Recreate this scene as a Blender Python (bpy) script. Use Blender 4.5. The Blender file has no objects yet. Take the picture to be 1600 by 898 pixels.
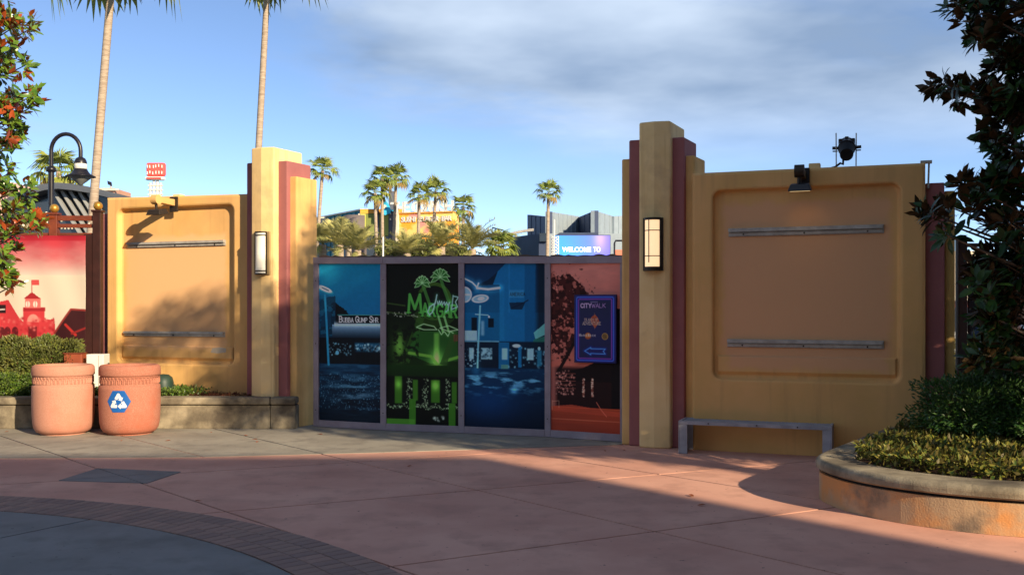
import bpy, math, random
import numpy as np
from mathutils import Vector, Matrix, Euler

# ------------------------------------------------------------------ camera, sky, sun, exposure
SC = bpy.context.scene
COL = SC.collection
F, CX, CY, EYE = 1550.0, 800.0, 482.0, 1.70        # focal length in photo pixels, horizon row, eye height
cam_d = bpy.data.cameras.new('camera')
cam = bpy.data.objects.new('camera', cam_d)
COL.objects.link(cam)
cam.location = (0, 0, EYE)
cam.rotation_euler = (math.radians(90), 0, 0)
cam_d.sensor_width = 36
cam_d.lens = 36 * F / 1600
cam_d.shift_y = (CY - 449) / 1600
cam_d.clip_end = 6000
SC.camera = cam

SUN_AZ = math.radians(141.0)       # clockwise from +Y
SUN_EL = math.radians(22.0)
TO_SUN = Vector((math.sin(SUN_AZ) * math.cos(SUN_EL), math.cos(SUN_AZ) * math.cos(SUN_EL), math.sin(SUN_EL)))
sun_d = bpy.data.lights.new('sun', 'SUN')
sun_d.energy = 5.0
sun_d.angle = math.radians(0.6)
sun_d.color = (1.0, 0.81, 0.56)
sun = bpy.data.objects.new('sun', sun_d)
COL.objects.link(sun)
sun.location = (30, -26, 16)
sun.rotation_euler = TO_SUN.to_track_quat('Z', 'Y').to_euler()

W = bpy.data.worlds.new('World')
SC.world = W
W.use_nodes = True
nt = W.node_tree
nt.nodes.clear()
N = nt.nodes.new
L = nt.links.new
out = N('ShaderNodeOutputWorld')
bg = N('ShaderNodeBackground')
bg.inputs['Strength'].default_value = 0.12
sky = N('ShaderNodeTexSky')
sky.sky_type = 'NISHITA'
sky.sun_disc = False
sky.sun_elevation = SUN_EL
sky.sun_rotation = SUN_AZ
sky.air_density = 0.62
sky.altitude = 1500
sky.dust_density = 0.0
sky.ozone_density = 1.5
# clouds on a high flat layer: view direction projected to a plane overhead
tc = N('ShaderNodeTexCoord')
sep = N('ShaderNodeSeparateXYZ')
L(tc.outputs['Generated'], sep.inputs[0])
zm = N('ShaderNodeMath'); zm.operation = 'MAXIMUM'; zm.inputs[1].default_value = 0.0
L(sep.outputs['Z'], zm.inputs[0])
za = N('ShaderNodeMath'); za.operation = 'ADD'; za.inputs[1].default_value = 0.10
L(zm.outputs[0], za.inputs[0])
dx = N('ShaderNodeMath'); dx.operation = 'DIVIDE'
L(sep.outputs['X'], dx.inputs[0]); L(za.outputs[0], dx.inputs[1])
dy = N('ShaderNodeMath'); dy.operation = 'DIVIDE'
L(sep.outputs['Y'], dy.inputs[0]); L(za.outputs[0], dy.inputs[1])
cmb = N('ShaderNodeCombineXYZ')  # flat cloud layer coordinates
L(dx.outputs[0], cmb.inputs['X']); L(dy.outputs[0], cmb.inputs['Y'])
CLOUD_OFF = (6.95, 1.15, 0.0)
mp = N('ShaderNodeMapping')
mp.inputs['Location'].default_value = CLOUD_OFF
mp.inputs['Scale'].default_value = (-1, 1, 1)
L(cmb.outputs[0], mp.inputs['Vector'])
n1 = N('ShaderNodeTexNoise'); n1.inputs['Scale'].default_value = 0.36; n1.inputs['Detail'].default_value = 8.0
n1.inputs['Roughness'].default_value = 0.58; n1.inputs['Distortion'].default_value = 0.3
L(mp.outputs[0], n1.inputs['Vector'])
cr = N('ShaderNodeMapRange'); cr.interpolation_type = 'SMOOTHSTEP'
cr.inputs['From Min'].default_value = 0.44; cr.inputs['From Max'].default_value = 0.57
cr.inputs['To Min'].default_value = 0.0; cr.inputs['To Max'].default_value = 0.92
L(n1.outputs['Fac'], cr.inputs['Value'])
n2 = N('ShaderNodeTexNoise'); n2.inputs['Scale'].default_value = 0.9; n2.inputs['Detail'].default_value = 5.0
L(mp.outputs[0], n2.inputs['Vector'])
ccol = N('ShaderNodeMixRGB')
ccol.inputs['Color1'].default_value = (1.5, 2.1, 3.1, 1)
ccol.inputs['Color2'].default_value = (4.3, 5.0, 5.9, 1)
n2r = N('ShaderNodeMapRange'); n2r.inputs['From Min'].default_value = 0.33; n2r.inputs['From Max'].default_value = 0.66
L(n2.outputs['Fac'], n2r.inputs['Value']); L(n2r.outputs[0], ccol.inputs['Fac'])
fd = N('ShaderNodeMapRange'); fd.interpolation_type = 'SMOOTHSTEP'
fd.inputs['From Min'].default_value = 0.11; fd.inputs['From Max'].default_value = 0.22
L(sep.outputs['Z'], fd.inputs['Value'])
fm = N('ShaderNodeMath'); fm.operation = 'MULTIPLY'
L(cr.outputs[0], fm.inputs[0]); L(fd.outputs[0], fm.inputs[1])
mixs = N('ShaderNodeMixRGB')
L(fm.outputs[0], mixs.inputs['Fac'])
L(sky.outputs[0], mixs.inputs['Color1'])
L(ccol.outputs[0], mixs.inputs['Color2'])
L(mixs.outputs[0], bg.inputs['Color'])
L(bg.outputs[0], out.inputs['Surface'])

SC.view_settings.view_transform = 'Standard'
SC.view_settings.look = 'None'
SC.view_settings.exposure = 0.72
SC.view_settings.gamma = 1.0
SC.view_settings.use_curve_mapping = False
SC.cycles.max_bounces = 6
SC.cycles.transparent_max_bounces = 8

R = random.Random(7)
NR = np.random.default_rng(11)

# ------------------------------------------------------------------ photo geometry helpers
def at(px, py, d):
    """world point seen at photo pixel (px,py) at depth d"""
    return Vector(((px - CX) / F * d, d, EYE - (py - CY) / F * d))
def gnd(px, py):
    d = F * EYE / (py - CY)
    return Vector(((px - CX) / F * d, d, 0))

class Frame:
    """local frame of a wall: u along the wall to the right, v out of the wall, z up"""
    def __init__(s, ox, oy, ux=0.935, uy=-0.355):
        l = math.hypot(ux, uy)
        s.o = Vector((ox, oy, 0)); s.u = Vector((ux / l, uy / l, 0)); s.n = Vector((uy / l, -ux / l, 0))
    def __call__(s, p):
        return s.o + s.u * p[0] + s.n * p[1] + Vector((0, 0, p[2]))
    def hit(s, px, py, v):
        r = Vector(((px - CX) / F, 1, -(py - CY) / F))
        t = (s.n.dot(s.o) + v) / s.n.dot(r)
        q = r * t + Vector((0, 0, EYE))
        return s.u.dot(q - s.o), q.z

# ------------------------------------------------------------------ materials
MATS = {}
def nodes(m):
    m.use_nodes = True
    t = m.node_tree
    b = t.nodes['Principled BSDF']
    return t, b
def srgb(r, g, b):
    f = lambda c: (c / 255) / 12.92 if c / 255 <= 0.04045 else ((c / 255 + 0.055) / 1.055) ** 2.4
    return (f(r), f(g), f(b))
def mat(name, c1, rough=0.7, c2=None, scale=3.0, lo=0.35, hi=0.65, detail=6.0, bump=0.0, bscale=60.0, metal=0.0,
        spec=0.4, c3=None, scale3=1.2, lo3=0.52, hi3=0.7, coords='Object', stretch=None, bdist=0.01, streak=None, spots=None):
    if name in MATS: return MATS[name]
    m = bpy.data.materials.new(name); MATS[name] = m
    t, b = nodes(m)
    b.inputs['Roughness'].default_value = rough
    b.inputs['Metallic'].default_value = metal
    b.inputs['Specular IOR Level'].default_value = spec
    b.inputs['Base Color'].default_value = (*c1, 1)
    tcn = t.nodes.new('ShaderNodeTexCoord')
    vec = tcn.outputs[coords]
    if stretch:
        mpn = t.nodes.new('ShaderNodeMapping'); mpn.inputs['Scale'].default_value = stretch
        t.links.new(vec, mpn.inputs['Vector']); vec = mpn.outputs[0]
    col = None
    def layer(prev, cc, sc, l, h):
        nz = t.nodes.new('ShaderNodeTexNoise'); nz.inputs['Scale'].default_value = sc; nz.inputs['Detail'].default_value = detail
        nz.inputs['Roughness'].default_value = 0.6
        t.links.new(vec, nz.inputs['Vector'])
        mr = t.nodes.new('ShaderNodeMapRange'); mr.inputs['From Min'].default_value = l; mr.inputs['From Max'].default_value = h
        t.links.new(nz.outputs['Fac'], mr.inputs['Value'])
        mx = t.nodes.new('ShaderNodeMixRGB')
        t.links.new(mr.outputs[0], mx.inputs['Fac'])
        if prev is None: mx.inputs['Color1'].default_value = (*c1, 1)
        else: t.links.new(prev, mx.inputs['Color1'])
        mx.inputs['Color2'].default_value = (*cc, 1)
        return mx.outputs[0]
    if c2: col = layer(col, c2, scale, lo, hi)
    if c3: col = layer(col, c3, scale3, lo3, hi3)
    if streak:      # vertical rain streaks
        keep = vec
        mps = t.nodes.new('ShaderNodeMapping'); mps.inputs['Scale'].default_value = (9, 9, .45)
        t.links.new(vec, mps.inputs['Vector']); vec = mps.outputs[0]
        col = layer(col, streak, 1.0, .54, .80); vec = keep
    if spots:       # gum and oil spots
        col = layer(col, spots, 16.0, .665, .70)
    if col is not None: t.links.new(col, b.inputs['Base Color'])
    if bump:
        nb = t.nodes.new('ShaderNodeTexNoise'); nb.inputs['Scale'].default_value = bscale; nb.inputs['Detail'].default_value = 4
        t.links.new(vec, nb.inputs['Vector'])
        bp = t.nodes.new('ShaderNodeBump'); bp.inputs['Strength'].default_value = bump; bp.inputs['Distance'].default_value = bdist
        t.links.new(nb.outputs['Fac'], bp.inputs['Height'])
        t.links.new(bp.outputs[0], b.inputs['Normal'])
    return m

def leafmat(name, top, top2, under, rough=0.45, scale=6.0, trans=0.25, spec=0.5):
    if name in MATS: return MATS[name]
    m = bpy.data.materials.new(name); MATS[name] = m
    t, b = nodes(m)
    b.inputs['Roughness'].default_value = rough
    b.inputs['Specular IOR Level'].default_value = spec
    g = t.nodes.new('ShaderNodeNewGeometry')
    ti = t.nodes.new('ShaderNodeTexNoise'); ti.inputs['Scale'].default_value = scale; ti.inputs['Detail'].default_value = 2
    t.links.new(g.outputs['Position'], ti.inputs['Vector'])
    mr = t.nodes.new('ShaderNodeMapRange'); mr.inputs['From Min'].default_value = 0.35; mr.inputs['From Max'].default_value = 0.65
    t.links.new(ti.outputs['Fac'], mr.inputs['Value'])
    m1 = t.nodes.new('ShaderNodeMixRGB'); m1.inputs['Color1'].default_value = (*top, 1); m1.inputs['Color2'].default_value = (*top2, 1)
    t.links.new(mr.outputs[0], m1.inputs['Fac'])
    m2 = t.nodes.new('ShaderNodeMixRGB'); m2.inputs['Color2'].default_value = (*under, 1)
    t.links.new(g.outputs['Backfacing'], m2.inputs['Fac'])
    t.links.new(m1.outputs[0], m2.inputs['Color1'])
    t.links.new(m2.outputs[0], b.inputs['Base Color'])
    if trans:
        tr = t.nodes.new('ShaderNodeBsdfTranslucent')
        t.links.new(m2.outputs[0], tr.inputs['Color'])
        mx = t.nodes.new('ShaderNodeMixShader'); mx.inputs[0].default_value = trans
        t.links.new(b.outputs[0], mx.inputs[1]); t.links.new(tr.outputs[0], mx.inputs[2])
        t.links.new(mx.outputs[0], t.nodes['Material Output'].inputs['Surface'])
    return m

def vcolmat(name, rough=0.45, spec=0.4, emit=0.0, bump=0.0):
    if name in MATS: return MATS[name]
    m = bpy.data.materials.new(name); MATS[name] = m
    t, b = nodes(m)
    a = t.nodes.new('ShaderNodeVertexColor'); a.layer_name = 'print'
    t.links.new(a.outputs['Color'], b.inputs['Base Color'])
    b.inputs['Roughness'].default_value = rough
    b.inputs['Specular IOR Level'].default_value = spec
    if emit:
        t.links.new(a.outputs['Color'], b.inputs['Emission Color'])
        b.inputs['Emission Strength'].default_value = emit
    if bump:
        tcn = t.nodes.new('ShaderNodeTexCoord')
        nb = t.nodes.new('ShaderNodeTexNoise'); nb.inputs['Scale'].default_value = 1.3; nb.inputs['Detail'].default_value = 3
        t.links.new(tcn.outputs['Object'], nb.inputs['Vector'])
        bp = t.nodes.new('ShaderNodeBump'); bp.inputs['Strength'].default_value = bump; bp.inputs['Distance'].default_value = 0.05
        t.links.new(nb.outputs['Fac'], bp.inputs['Height']); t.links.new(bp.outputs[0], b.inputs['Normal'])
    return m

def emitmat(name, col, strength):
    if name in MATS: return MATS[name]
    m = bpy.data.materials.new(name); MATS[name] = m
    t, b = nodes(m)
    b.inputs['Base Color'].default_value = (*col, 1)
    b.inputs['Emission Color'].default_value = (*col, 1)
    b.inputs['Emission Strength'].default_value = strength
    return m

# ------------------------------------------------------------------ object helpers
def tag(o, label=None, cat=None, group=None, kind=None):
    if label: o['label'] = label
    if cat: o['category'] = cat
    if group: o['group'] = group
    if kind: o['kind'] = kind
    return o
def thing(name, label, cat, loc=(0, 0, 0), group=None, kind=None):
    o = bpy.data.objects.new(name, None)
    o.empty_display_size = 0.2
    COL.objects.link(o)
    o.location = loc
    return tag(o, label, cat, group, kind)
def rootloc(o):
    v = Vector((0, 0, 0))
    while o is not None:
        v += o.location; o = o.parent
    return v
def link(name, me, parent=None, loc=None):
    o = bpy.data.objects.new(name, me)
    COL.objects.link(o)
    if parent is not None: o.parent = parent
    if loc is not None: o.location = loc
    return o
def npmesh(name, V, Fc, mats, smooth=False):
    V = np.asarray(V, dtype=np.float32); Fc = np.asarray(Fc, dtype=np.int32)
    me = bpy.data.meshes.new(name)
    k = Fc.shape[1]
    me.vertices.add(len(V)); me.vertices.foreach_set('co', V.ravel())
    me.loops.add(Fc.size); me.loops.foreach_set('vertex_index', Fc.ravel())
    me.polygons.add(len(Fc)); me.polygons.foreach_set('loop_start', np.arange(0, Fc.size, k, dtype=np.int32))
    if smooth: me.polygons.foreach_set('use_smooth', np.ones(len(Fc), dtype=bool))
    for m in (mats if isinstance(mats, (list, tuple)) else [mats]): me.materials.append(m)
    me.update(calc_edges=True)
    return me

class MB:
    """collects shapes, then builds ONE mesh object"""
    def __init__(s, tf=None):
        s.v = []; s.f = []; s.sm = []; s.tf = tf
    def add(s, V, Fc, smooth=False):
        b = len(s.v)
        for p in V:
            s.v.append(tuple(s.tf(p)) if s.tf else tuple(p))
        for q in Fc:
            s.f.append([i + b for i in q]); s.sm.append(smooth)
        return s
    def box(s, a, b):
        (x0, y0, z0), (x1, y1, z1) = a, b
        return s.add([(x0, y0, z0), (x1, y0, z0), (x1, y1, z0), (x0, y1, z0), (x0, y0, z1), (x1, y0, z1), (x1, y1, z1), (x0, y1, z1)],
                     [(3, 2, 1, 0), (4, 5, 6, 7), (0, 1, 5, 4), (1, 2, 6, 5), (2, 3, 7, 6), (3, 0, 4, 7)])
    def prism(s, poly, z0, z1):
        n = len(poly)
        z0 = z0 if isinstance(z0, (list, tuple)) else [z0] * n
        z1 = z1 if isinstance(z1, (list, tuple)) else [z1] * n
        V = [(p[0], p[1], z) for p, z in zip(poly, z0)] + [(p[0], p[1], z) for p, z in zip(poly, z1)]
        Fc = [tuple(range(n - 1, -1, -1)), tuple(range(n, 2 * n))] + [(i, (i + 1) % n, n + (i + 1) % n, n + i) for i in range(n)]
        return s.add(V, Fc)
    def tube(s, pts, rad, seg=8, smooth=True, cap=True):
        pts = [Vector(p) for p in pts]
        n = len(pts)
        rad = rad if isinstance(rad, (list, tuple)) else [rad] * n
        V = []; ref = None
        for i, p in enumerate(pts):
            t = (pts[min(i + 1, n - 1)] - pts[max(i - 1, 0)])
            t = t.normalized() if t.length > 1e-9 else Vector((0, 0, 1))
            if ref is None: ref = Vector((1, 0, 0)) if abs(t.x) < 0.8 else Vector((0, 1, 0))
            a = t.cross(ref).normalized(); b = t.cross(a); ref = -b if False else a.cross(t)
            for k in range(seg):
                w = 2 * math.pi * k / seg
                V.append(p + (a * math.cos(w) + b * math.sin(w)) * rad[i])
        Fc = [(i * seg + k, i * seg + (k + 1) % seg, (i + 1) * seg + (k + 1) % seg, (i + 1) * seg + k) for i in range(n - 1) for k in range(seg)]
        s.add(V, Fc, smooth)
        if cap:
            s.add(V[:seg], [tuple(range(seg - 1, -1, -1))]); s.add(V[-seg:], [tuple(range(seg))])
        return s
    def lathe(s, prof, seg=32, c=(0, 0, 0), smooth=True, a0=0, a1=2 * math.pi):
        full = abs(a1 - a0 - 2 * math.pi) < 1e-6
        m = seg if full else seg + 1
        V = []
        for r, z in prof:
            for k in range(m):
                w = a0 + (a1 - a0) * k / seg
                V.append((c[0] + r * math.cos(w), c[1] + r * math.sin(w), c[2] + z))
        Fc = []
        for i in range(len(prof) - 1):
            for k in range(seg):
                k2 = (k + 1) % m
                Fc.append((i * m + k, i * m + k2, (i + 1) * m + k2, (i + 1) * m + k))
        return s.add(V, Fc, smooth)
    def sphere(s, c, r, seg=12, rings=8, sc=(1, 1, 1)):
        prof = [(max(1e-4, r * math.sin(math.pi * i / rings)), -r * math.cos(math.pi * i / rings)) for i in range(rings + 1)]
        V = []; 
        for q, z in prof:
            for k in range(seg):
                w = 2 * math.pi * k / seg
                V.append((c[0] + q * math.cos(w) * sc[0], c[1] + q * math.sin(w) * sc[1], c[2] + z * sc[2]))
        Fc = [(i * seg + k, i * seg + (k + 1) % seg, (i + 1) * seg + (k + 1) % seg, (i + 1) * seg + k) for i in range(rings) for k in range(seg)]
        return s.add(V, Fc, True)
    def build(s, name, m, parent=None, bevel=0.0, local=False, segs=2):
        off = Vector((0, 0, 0)) if (local or parent is None) else rootloc(parent)
        me = bpy.data.meshes.new(name)
        me.from_pydata([(x - off.x, y - off.y, z - off.z) for x, y, z in s.v], [], s.f)
        me.polygons.foreach_set('use_smooth', s.sm)
        me.materials.append(m); me.update()
        o = link(name, me, parent)
        if bevel:
            bv = o.modifiers.new('bevel', 'BEVEL'); bv.width = bevel; bv.segments = segs; bv.limit_method = 'ANGLE'; bv.angle_limit = math.radians(25)
        return o

def text_mesh(body, size, extrude=0.0, bold=0.0, xscale=1.0, align='CENTER'):
    c = bpy.data.curves.new('text', 'FONT')
    c.body = body; c.size = size; c.extrude = extrude; c.offset = bold; c.align_x = align; c.resolution_u = 4
    o = bpy.data.objects.new('text', c); COL.objects.link(o)
    dg = bpy.context.evaluated_depsgraph_get()
    me = bpy.data.meshes.new_from_object(o.evaluated_get(dg))
    bpy.data.objects.remove(o); bpy.data.curves.remove(c)
    if xscale != 1.0:
        me.transform(Matrix.Diagonal((xscale, 1, 1, 1)))
    return me

# ---- leaves in bulk
def leaf_geo(P, D, U, Ln, Wd, fold=0.18, droop=0.0):
    """4-triangle folded leaves; P base, D direction, U up hint"""
    P = np.asarray(P, float); n = len(P)
    D = D / np.maximum(np.linalg.norm(D, axis=1, keepdims=True), 1e-9)
    X = np.cross(D, U); X /= np.maximum(np.linalg.norm(X, axis=1, keepdims=True), 1e-9)
    Z = np.cross(X, D)
    Ln = np.broadcast_to(np.asarray(Ln, float), (n,))[:, None]; Wd = np.broadcast_to(np.asarray(Wd, float), (n,))[:, None]
    mid = P + D * Ln * 0.52 + Z * Ln * 0.03
    V = np.stack([P, mid + X * Wd * 0.5 + Z * Wd * fold, P + D * Ln - Z * Ln * droop, mid - X * Wd * 0.5 + Z * Wd * fold, mid], axis=1).reshape(-1, 3)
    T = np.array([[0, 1, 4], [0, 4, 3], [4, 2, 3], [4, 1, 2]])
    Fc = (np.arange(n)[:, None, None] * 5 + T[None]).reshape(-1, 3)
    return V, Fc
def rand_dirs(n, up=0.0):
    d = NR.normal(size=(n, 3)); d[:, 2] += up
    return d / np.linalg.norm(d, axis=1, keepdims=True)

# ------------------------------------------------------------------ flat print painter (colours held on a fine mesh)
GL = {
 'A': [[(0, 1), (.5, 0), (1, 1)], [(.2, .65), (.8, .65)]],
 'B': [[(0, 0), (0, 1)], [(0, 0), (.65, .02), (.82, .24), (.65, .46), (0, .48)], [(.6, .48), (.9, .6), (.92, .8), (.7, .98), (0, 1)]],
 'C': [[(1, .2), (.75, .02), (.35, .02), (.05, .3), (.05, .7), (.35, .98), (.75, .98), (1, .8)]],
 'D': [[(0, 0), (0, 1)], [(0, 0), (.6, .03), (.95, .3), (.95, .7), (.6, .97), (0, 1)]],
 'E': [[(0, 0), (0, 1)], [(0, 0), (.8, 0)], [(0, .5), (.65, .5)], [(0, 1), (.8, 1)]],
 'F': [[(0, 0), (0, 1)], [(0, 0), (.8, 0)], [(0, .5), (.65, .5)]],
 'G': [[(1, .2), (.75, .02), (.35, .02), (.05, .3), (.05, .7), (.35, .98), (.75, .98), (1, .85), (1, .56), (.6, .56)]],
 'H': [[(0, 0), (0, 1)], [(1, 0), (1, 1)], [(0, .5), (1, .5)]],
 'I': [[(.5, 0), (.5, 1)]],
 'K': [[(0, 0), (0, 1)], [(.9, 0), (0, .55)], [(.25, .45), (.95, 1)]],
 'L': [[(0, 0), (0, 1), (.8, 1)]],
 'M': [[(0, 1), (.1, 0), (.5, .8), (.9, 0), (1, 1)]],
 'N': [[(0, 1), (0, 0), (1, 1), (1, 0)]],
 'O': [[(.5, 0), (.15, .12), (0, .5), (.15, .88), (.5, 1), (.85, .88), (1, .5), (.85, .12), (.5, 0)]],
 'P': [[(0, 1), (0, 0), (.7, .03), (.88, .28), (.7, .53), (0, .55)]],
 'R': [[(0, 1), (0, 0), (.7, .03), (.88, .26), (.7, .5), (0, .52)], [(.45, .52), (.95, 1)]],
 'S': [[(.92, .18), (.65, 0), (.25, .02), (.05, .24), (.25, .44), (.75, .56), (.95, .78), (.7, .99), (.25, .98), (.03, .8)]],
 'T': [[(.5, 0), (.5, 1)], [(0, 0), (1, 0)]],
 'U': [[(0, 0), (0, .7), (.2, .96), (.5, 1), (.8, .96), (1, .7), (1, 0)]],
 'V': [[(0, 0), (.5, 1), (1, 0)]],
 'W': [[(0, 0), (.25, 1), (.5, .2), (.75, 1), (1, 0)]],
 'Y': [[(0, 0), (.5, .5), (1, 0)], [(.5, .5), (.5, 1)]],
}
class Canvas:
    """picture of w x h metres on an nx x ny vertex grid; x right, y down, both in metres; colours 0..255 sRGB"""
    def __init__(s, w, h, nx, ny, base=(0, 0, 0)):
        s.w, s.h, s.nx, s.ny = w, h, nx, ny
        s.X, s.Y = np.meshgrid(np.linspace(0, w, nx), np.linspace(0, h, ny))
        s.A = np.zeros((ny, nx, 3)) + np.array(base, float)
        s.px = w / nx
        s.rng = np.random.default_rng(5)
    def mix(s, m, col):
        m = np.clip(m, 0, 1)[..., None]
        s.A = s.A * (1 - m) + np.asarray(col, float) * m
    def add(s, m, col):
        s.A = s.A + np.clip(m, 0, 1)[..., None] * np.asarray(col, float)
    def vgrad(s, y0, y1, c0, c1, x0=None, x1=None):
        t = np.clip((s.Y - y0) / (y1 - y0), 0, 1)[..., None]
        col = np.asarray(c0, float) * (1 - t) + np.asarray(c1, float) * t
        m = (s.Y >= y0) & (s.Y <= y1)
        if x0 is not None: m &= (s.X >= x0) & (s.X <= x1)
        s.A = np.where(m[..., None], col, s.A)
    def rect(s, x0, y0, x1, y1, col, a=1.0, soft=None):
        e = soft or s.px
        m = np.clip((s.X - x0) / e + .5, 0, 1) * np.clip((x1 - s.X) / e + .5, 0, 1) * np.clip((s.Y - y0) / e + .5, 0, 1) * np.clip((y1 - s.Y) / e + .5, 0, 1)
        s.mix(m * a, col)
    def poly(s, pts, col, a=1.0):
        ins = np.zeros(s.X.shape, bool); n = len(pts)
        for i in range(n):
            (x0, y0), (x1, y1) = pts[i], pts[(i + 1) % n]
            if y0 == y1: continue
            c = ((y0 > s.Y) != (y1 > s.Y)) & (s.X < (x1 - x0) * (s.Y - y0) / (y1 - y0) + x0)
            ins ^= c
        s.mix(ins * a, col)
    def dist(s, pts):
        d = np.full(s.X.shape, 1e9)
        for (x0, y0), (x1, y1) in zip(pts[:-1], pts[1:]):
            dx, dy = x1 - x0, y1 - y0; l = dx * dx + dy * dy + 1e-12
            t = np.clip(((s.X - x0) * dx + (s.Y - y0) * dy) / l, 0, 1)
            d = np.minimum(d, np.hypot(s.X - x0 - t * dx, s.Y - y0 - t * dy))
        return d
    def line(s, pts, w, col, a=1.0, glow=0.0, gcol=None):
        d = s.dist(pts)
        if glow: s.add(np.exp(-(d / glow) ** 2) * 0.5, gcol or col)
        s.mix(np.clip((w / 2 - d) / s.px + .5, 0, 1) * a, col)
    def ell(s, x, y, rx, ry, col, a=1.0, rot=0.0, ring=None):
        c, q = math.cos(rot), math.sin(rot)
        u = ((s.X - x) * c + (s.Y - y) * q) / rx; v = (-(s.X - x) * q + (s.Y - y) * c) / ry
        r = np.hypot(u, v)
        e = s.px / min(rx, ry)
        m = np.clip((1 - r) / e + .5, 0, 1)
        if ring: m = m * np.clip((r - (1 - ring)) / e + .5, 0, 1)
        s.mix(m * a, col)
    def glow(s, x, y, rx, ry, col, a=1.0):
        s.add(np.exp(-(((s.X - x) / rx) ** 2 + ((s.Y - y) / ry) ** 2)) * a, col)
    def noise(s, cx, cy, seed=0, octaves=4):
        rg = np.random.default_rng(seed); o = np.zeros(s.X.shape); tot = 0; amp = 1
        for k in range(octaves):
            gx, gy = max(2, int(s.w / cx * 2 ** k) + 2), max(2, int(s.h / cy * 2 ** k) + 2)
            g = rg.random((gy, gx))
            fx = s.X / s.w * (gx - 1.001); fy = s.Y / s.h * (gy - 1.001)
            ix, iy = fx.astype(int), fy.astype(int); tx, ty = fx - ix, fy - iy
            tx, ty = tx * tx * (3 - 2 * tx), ty * ty * (3 - 2 * ty)
            o += amp * ((g[iy, ix] * (1 - tx) + g[iy, ix + 1] * tx) * (1 - ty) + (g[iy + 1, ix] * (1 - tx) + g[iy + 1, ix + 1] * tx) * ty)
            tot += amp; amp *= .55
        return o / tot
    def specks(s, x0, y0, x1, y1, n, r, col, seed=1, jitter=0.6):
        rg = np.random.default_rng(seed)
        for _ in range(n):
            x, y = rg.uniform(x0, x1), rg.uniform(y0, y1); q = r * rg.uniform(.5, 1.4)
            i0, i1 = max(0, int((y - 3 * q) / s.h * s.ny)), min(s.ny, int((y + 3 * q) / s.h * s.ny) + 2)
            j0, j1 = max(0, int((x - 3 * q) / s.w * s.nx)), min(s.nx, int((x + 3 * q) / s.w * s.nx) + 2)
            d = np.hypot(s.X[i0:i1, j0:j1] - x, s.Y[i0:i1, j0:j1] - y)
            m = (np.exp(-(d / q) ** 2) * rg.uniform(1 - jitter, 1))[..., None]
            s.A[i0:i1, j0:j1] = s.A[i0:i1, j0:j1] * (1 - m) + np.asarray(col, float) * m
    def text(s, str_, x, y, hgt, col, wr=0.72, sp=0.24, w=0.14, serif=False, first=1.0, slope=0.0, a=1.0, glow=0, gcol=None):
        cx = x; start = True
        for ch in str_:
            if ch == ' ': cx += hgt * .42; start = True; continue
            hh = hgt * (first if start else 1.0); start = False
            gw = hh * wr * (0.15 if ch == 'I' else 1.25 if ch in 'MW' else 1.0)
            yy = y + (cx - x) * slope
            for pl in GL[ch]:
                pts = [(cx + p[0] * gw, yy - hh + p[1] * hh) for p in pl]
                s.line(pts, hh * w, col, a, glow, gcol)
                if serif:
                    for q in (pts[0], pts[-1]):
                        if min(abs(q[1] - yy), abs(q[1] - yy + hh)) < .02 * hh:
                            s.line([(q[0] - hh * .13, q[1]), (q[0] + hh * .13, q[1])], hh * .07, col, a)
            cx += gw + hgt * sp
        return cx
    def mesh(s, name, pos, material, mask=None, gain=1.0):
        """pos(x metres, y metres down) -> world/local array (n,3)"""
        V = pos(s.X.ravel(), s.Y.ravel())
        i = np.arange((s.ny - 1) * s.nx).reshape(s.ny - 1, s.nx)[:, :-1]
        Fc = np.stack([i, i + s.nx, i + s.nx + 1, i + 1], axis=-1)
        if mask is not None:
            m = mask[:-1, :-1] & mask[1:, :-1] & mask[:-1, 1:] & mask[1:, 1:]
            Fc = Fc[m]
            used = np.unique(Fc); rm = np.full(len(V), -1); rm[used] = np.arange(len(used))
            V = V[used]; Fc = rm[Fc]
            A = s.A.reshape(-1, 3)[used]
        else:
            Fc = Fc.reshape(-1, 4); A = s.A.reshape(-1, 3)
        me = npmesh(name, V, Fc.reshape(-1, 4), material)
        c = np.clip(A / 255, 0, 1)
        c = np.clip(c * gain, 0, 1)
        lin = np.where(c <= 0.04045, c / 12.92, ((c + 0.055) / 1.055) ** 2.4)
        at_ = me.color_attributes.new('print', 'FLOAT_COLOR', 'POINT')
        at_.data.foreach_set('color', np.concatenate([lin, np.ones((len(lin), 1))], axis=1).astype(np.float32).ravel())
        return me

# ------------------------------------------------------------------ colours of the place
M_YEL = mat('yellow_stucco', srgb(234, 188, 122), 0.85, c2=srgb(216, 170, 100), scale=1.6, bump=0.35, bscale=140, c3=srgb(204, 160, 102), scale3=0.9, lo3=.48, hi3=.72, bdist=0.004, streak=srgb(186, 140, 86))
M_YELP = mat('pale_yellow_stucco', srgb(242, 210, 152), 0.85, c2=srgb(232, 196, 134), scale=1.8, bump=0.3, bscale=140, c3=srgb(200, 164, 120), scale3=1.6, lo3=.56, hi3=.76, bdist=0.004, streak=srgb(204, 164, 108))
M_MAR = mat('maroon_stucco', srgb(160, 100, 98), 0.8, c2=srgb(148, 90, 90), scale=2.4, bump=0.3, bscale=140, bdist=0.004)
M_GALV = mat('galvanised_metal', srgb(188, 184, 176), 0.45, c2=srgb(160, 154, 146), scale=9, metal=0.15)
M_DARKM = mat('dark_bronze_metal', srgb(62, 52, 42), 0.5, c2=srgb(44, 38, 32), scale=8, metal=0.3)
M_BLACK = mat('black_metal', srgb(24, 22, 30), 0.35, c2=srgb(34, 32, 38), scale=8)
M_FRAME = mat('mauve_grey_painted_timber', srgb(164, 150, 158), 0.65, c2=srgb(146, 132, 140), scale=4, bump=.1, bscale=30)
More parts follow.
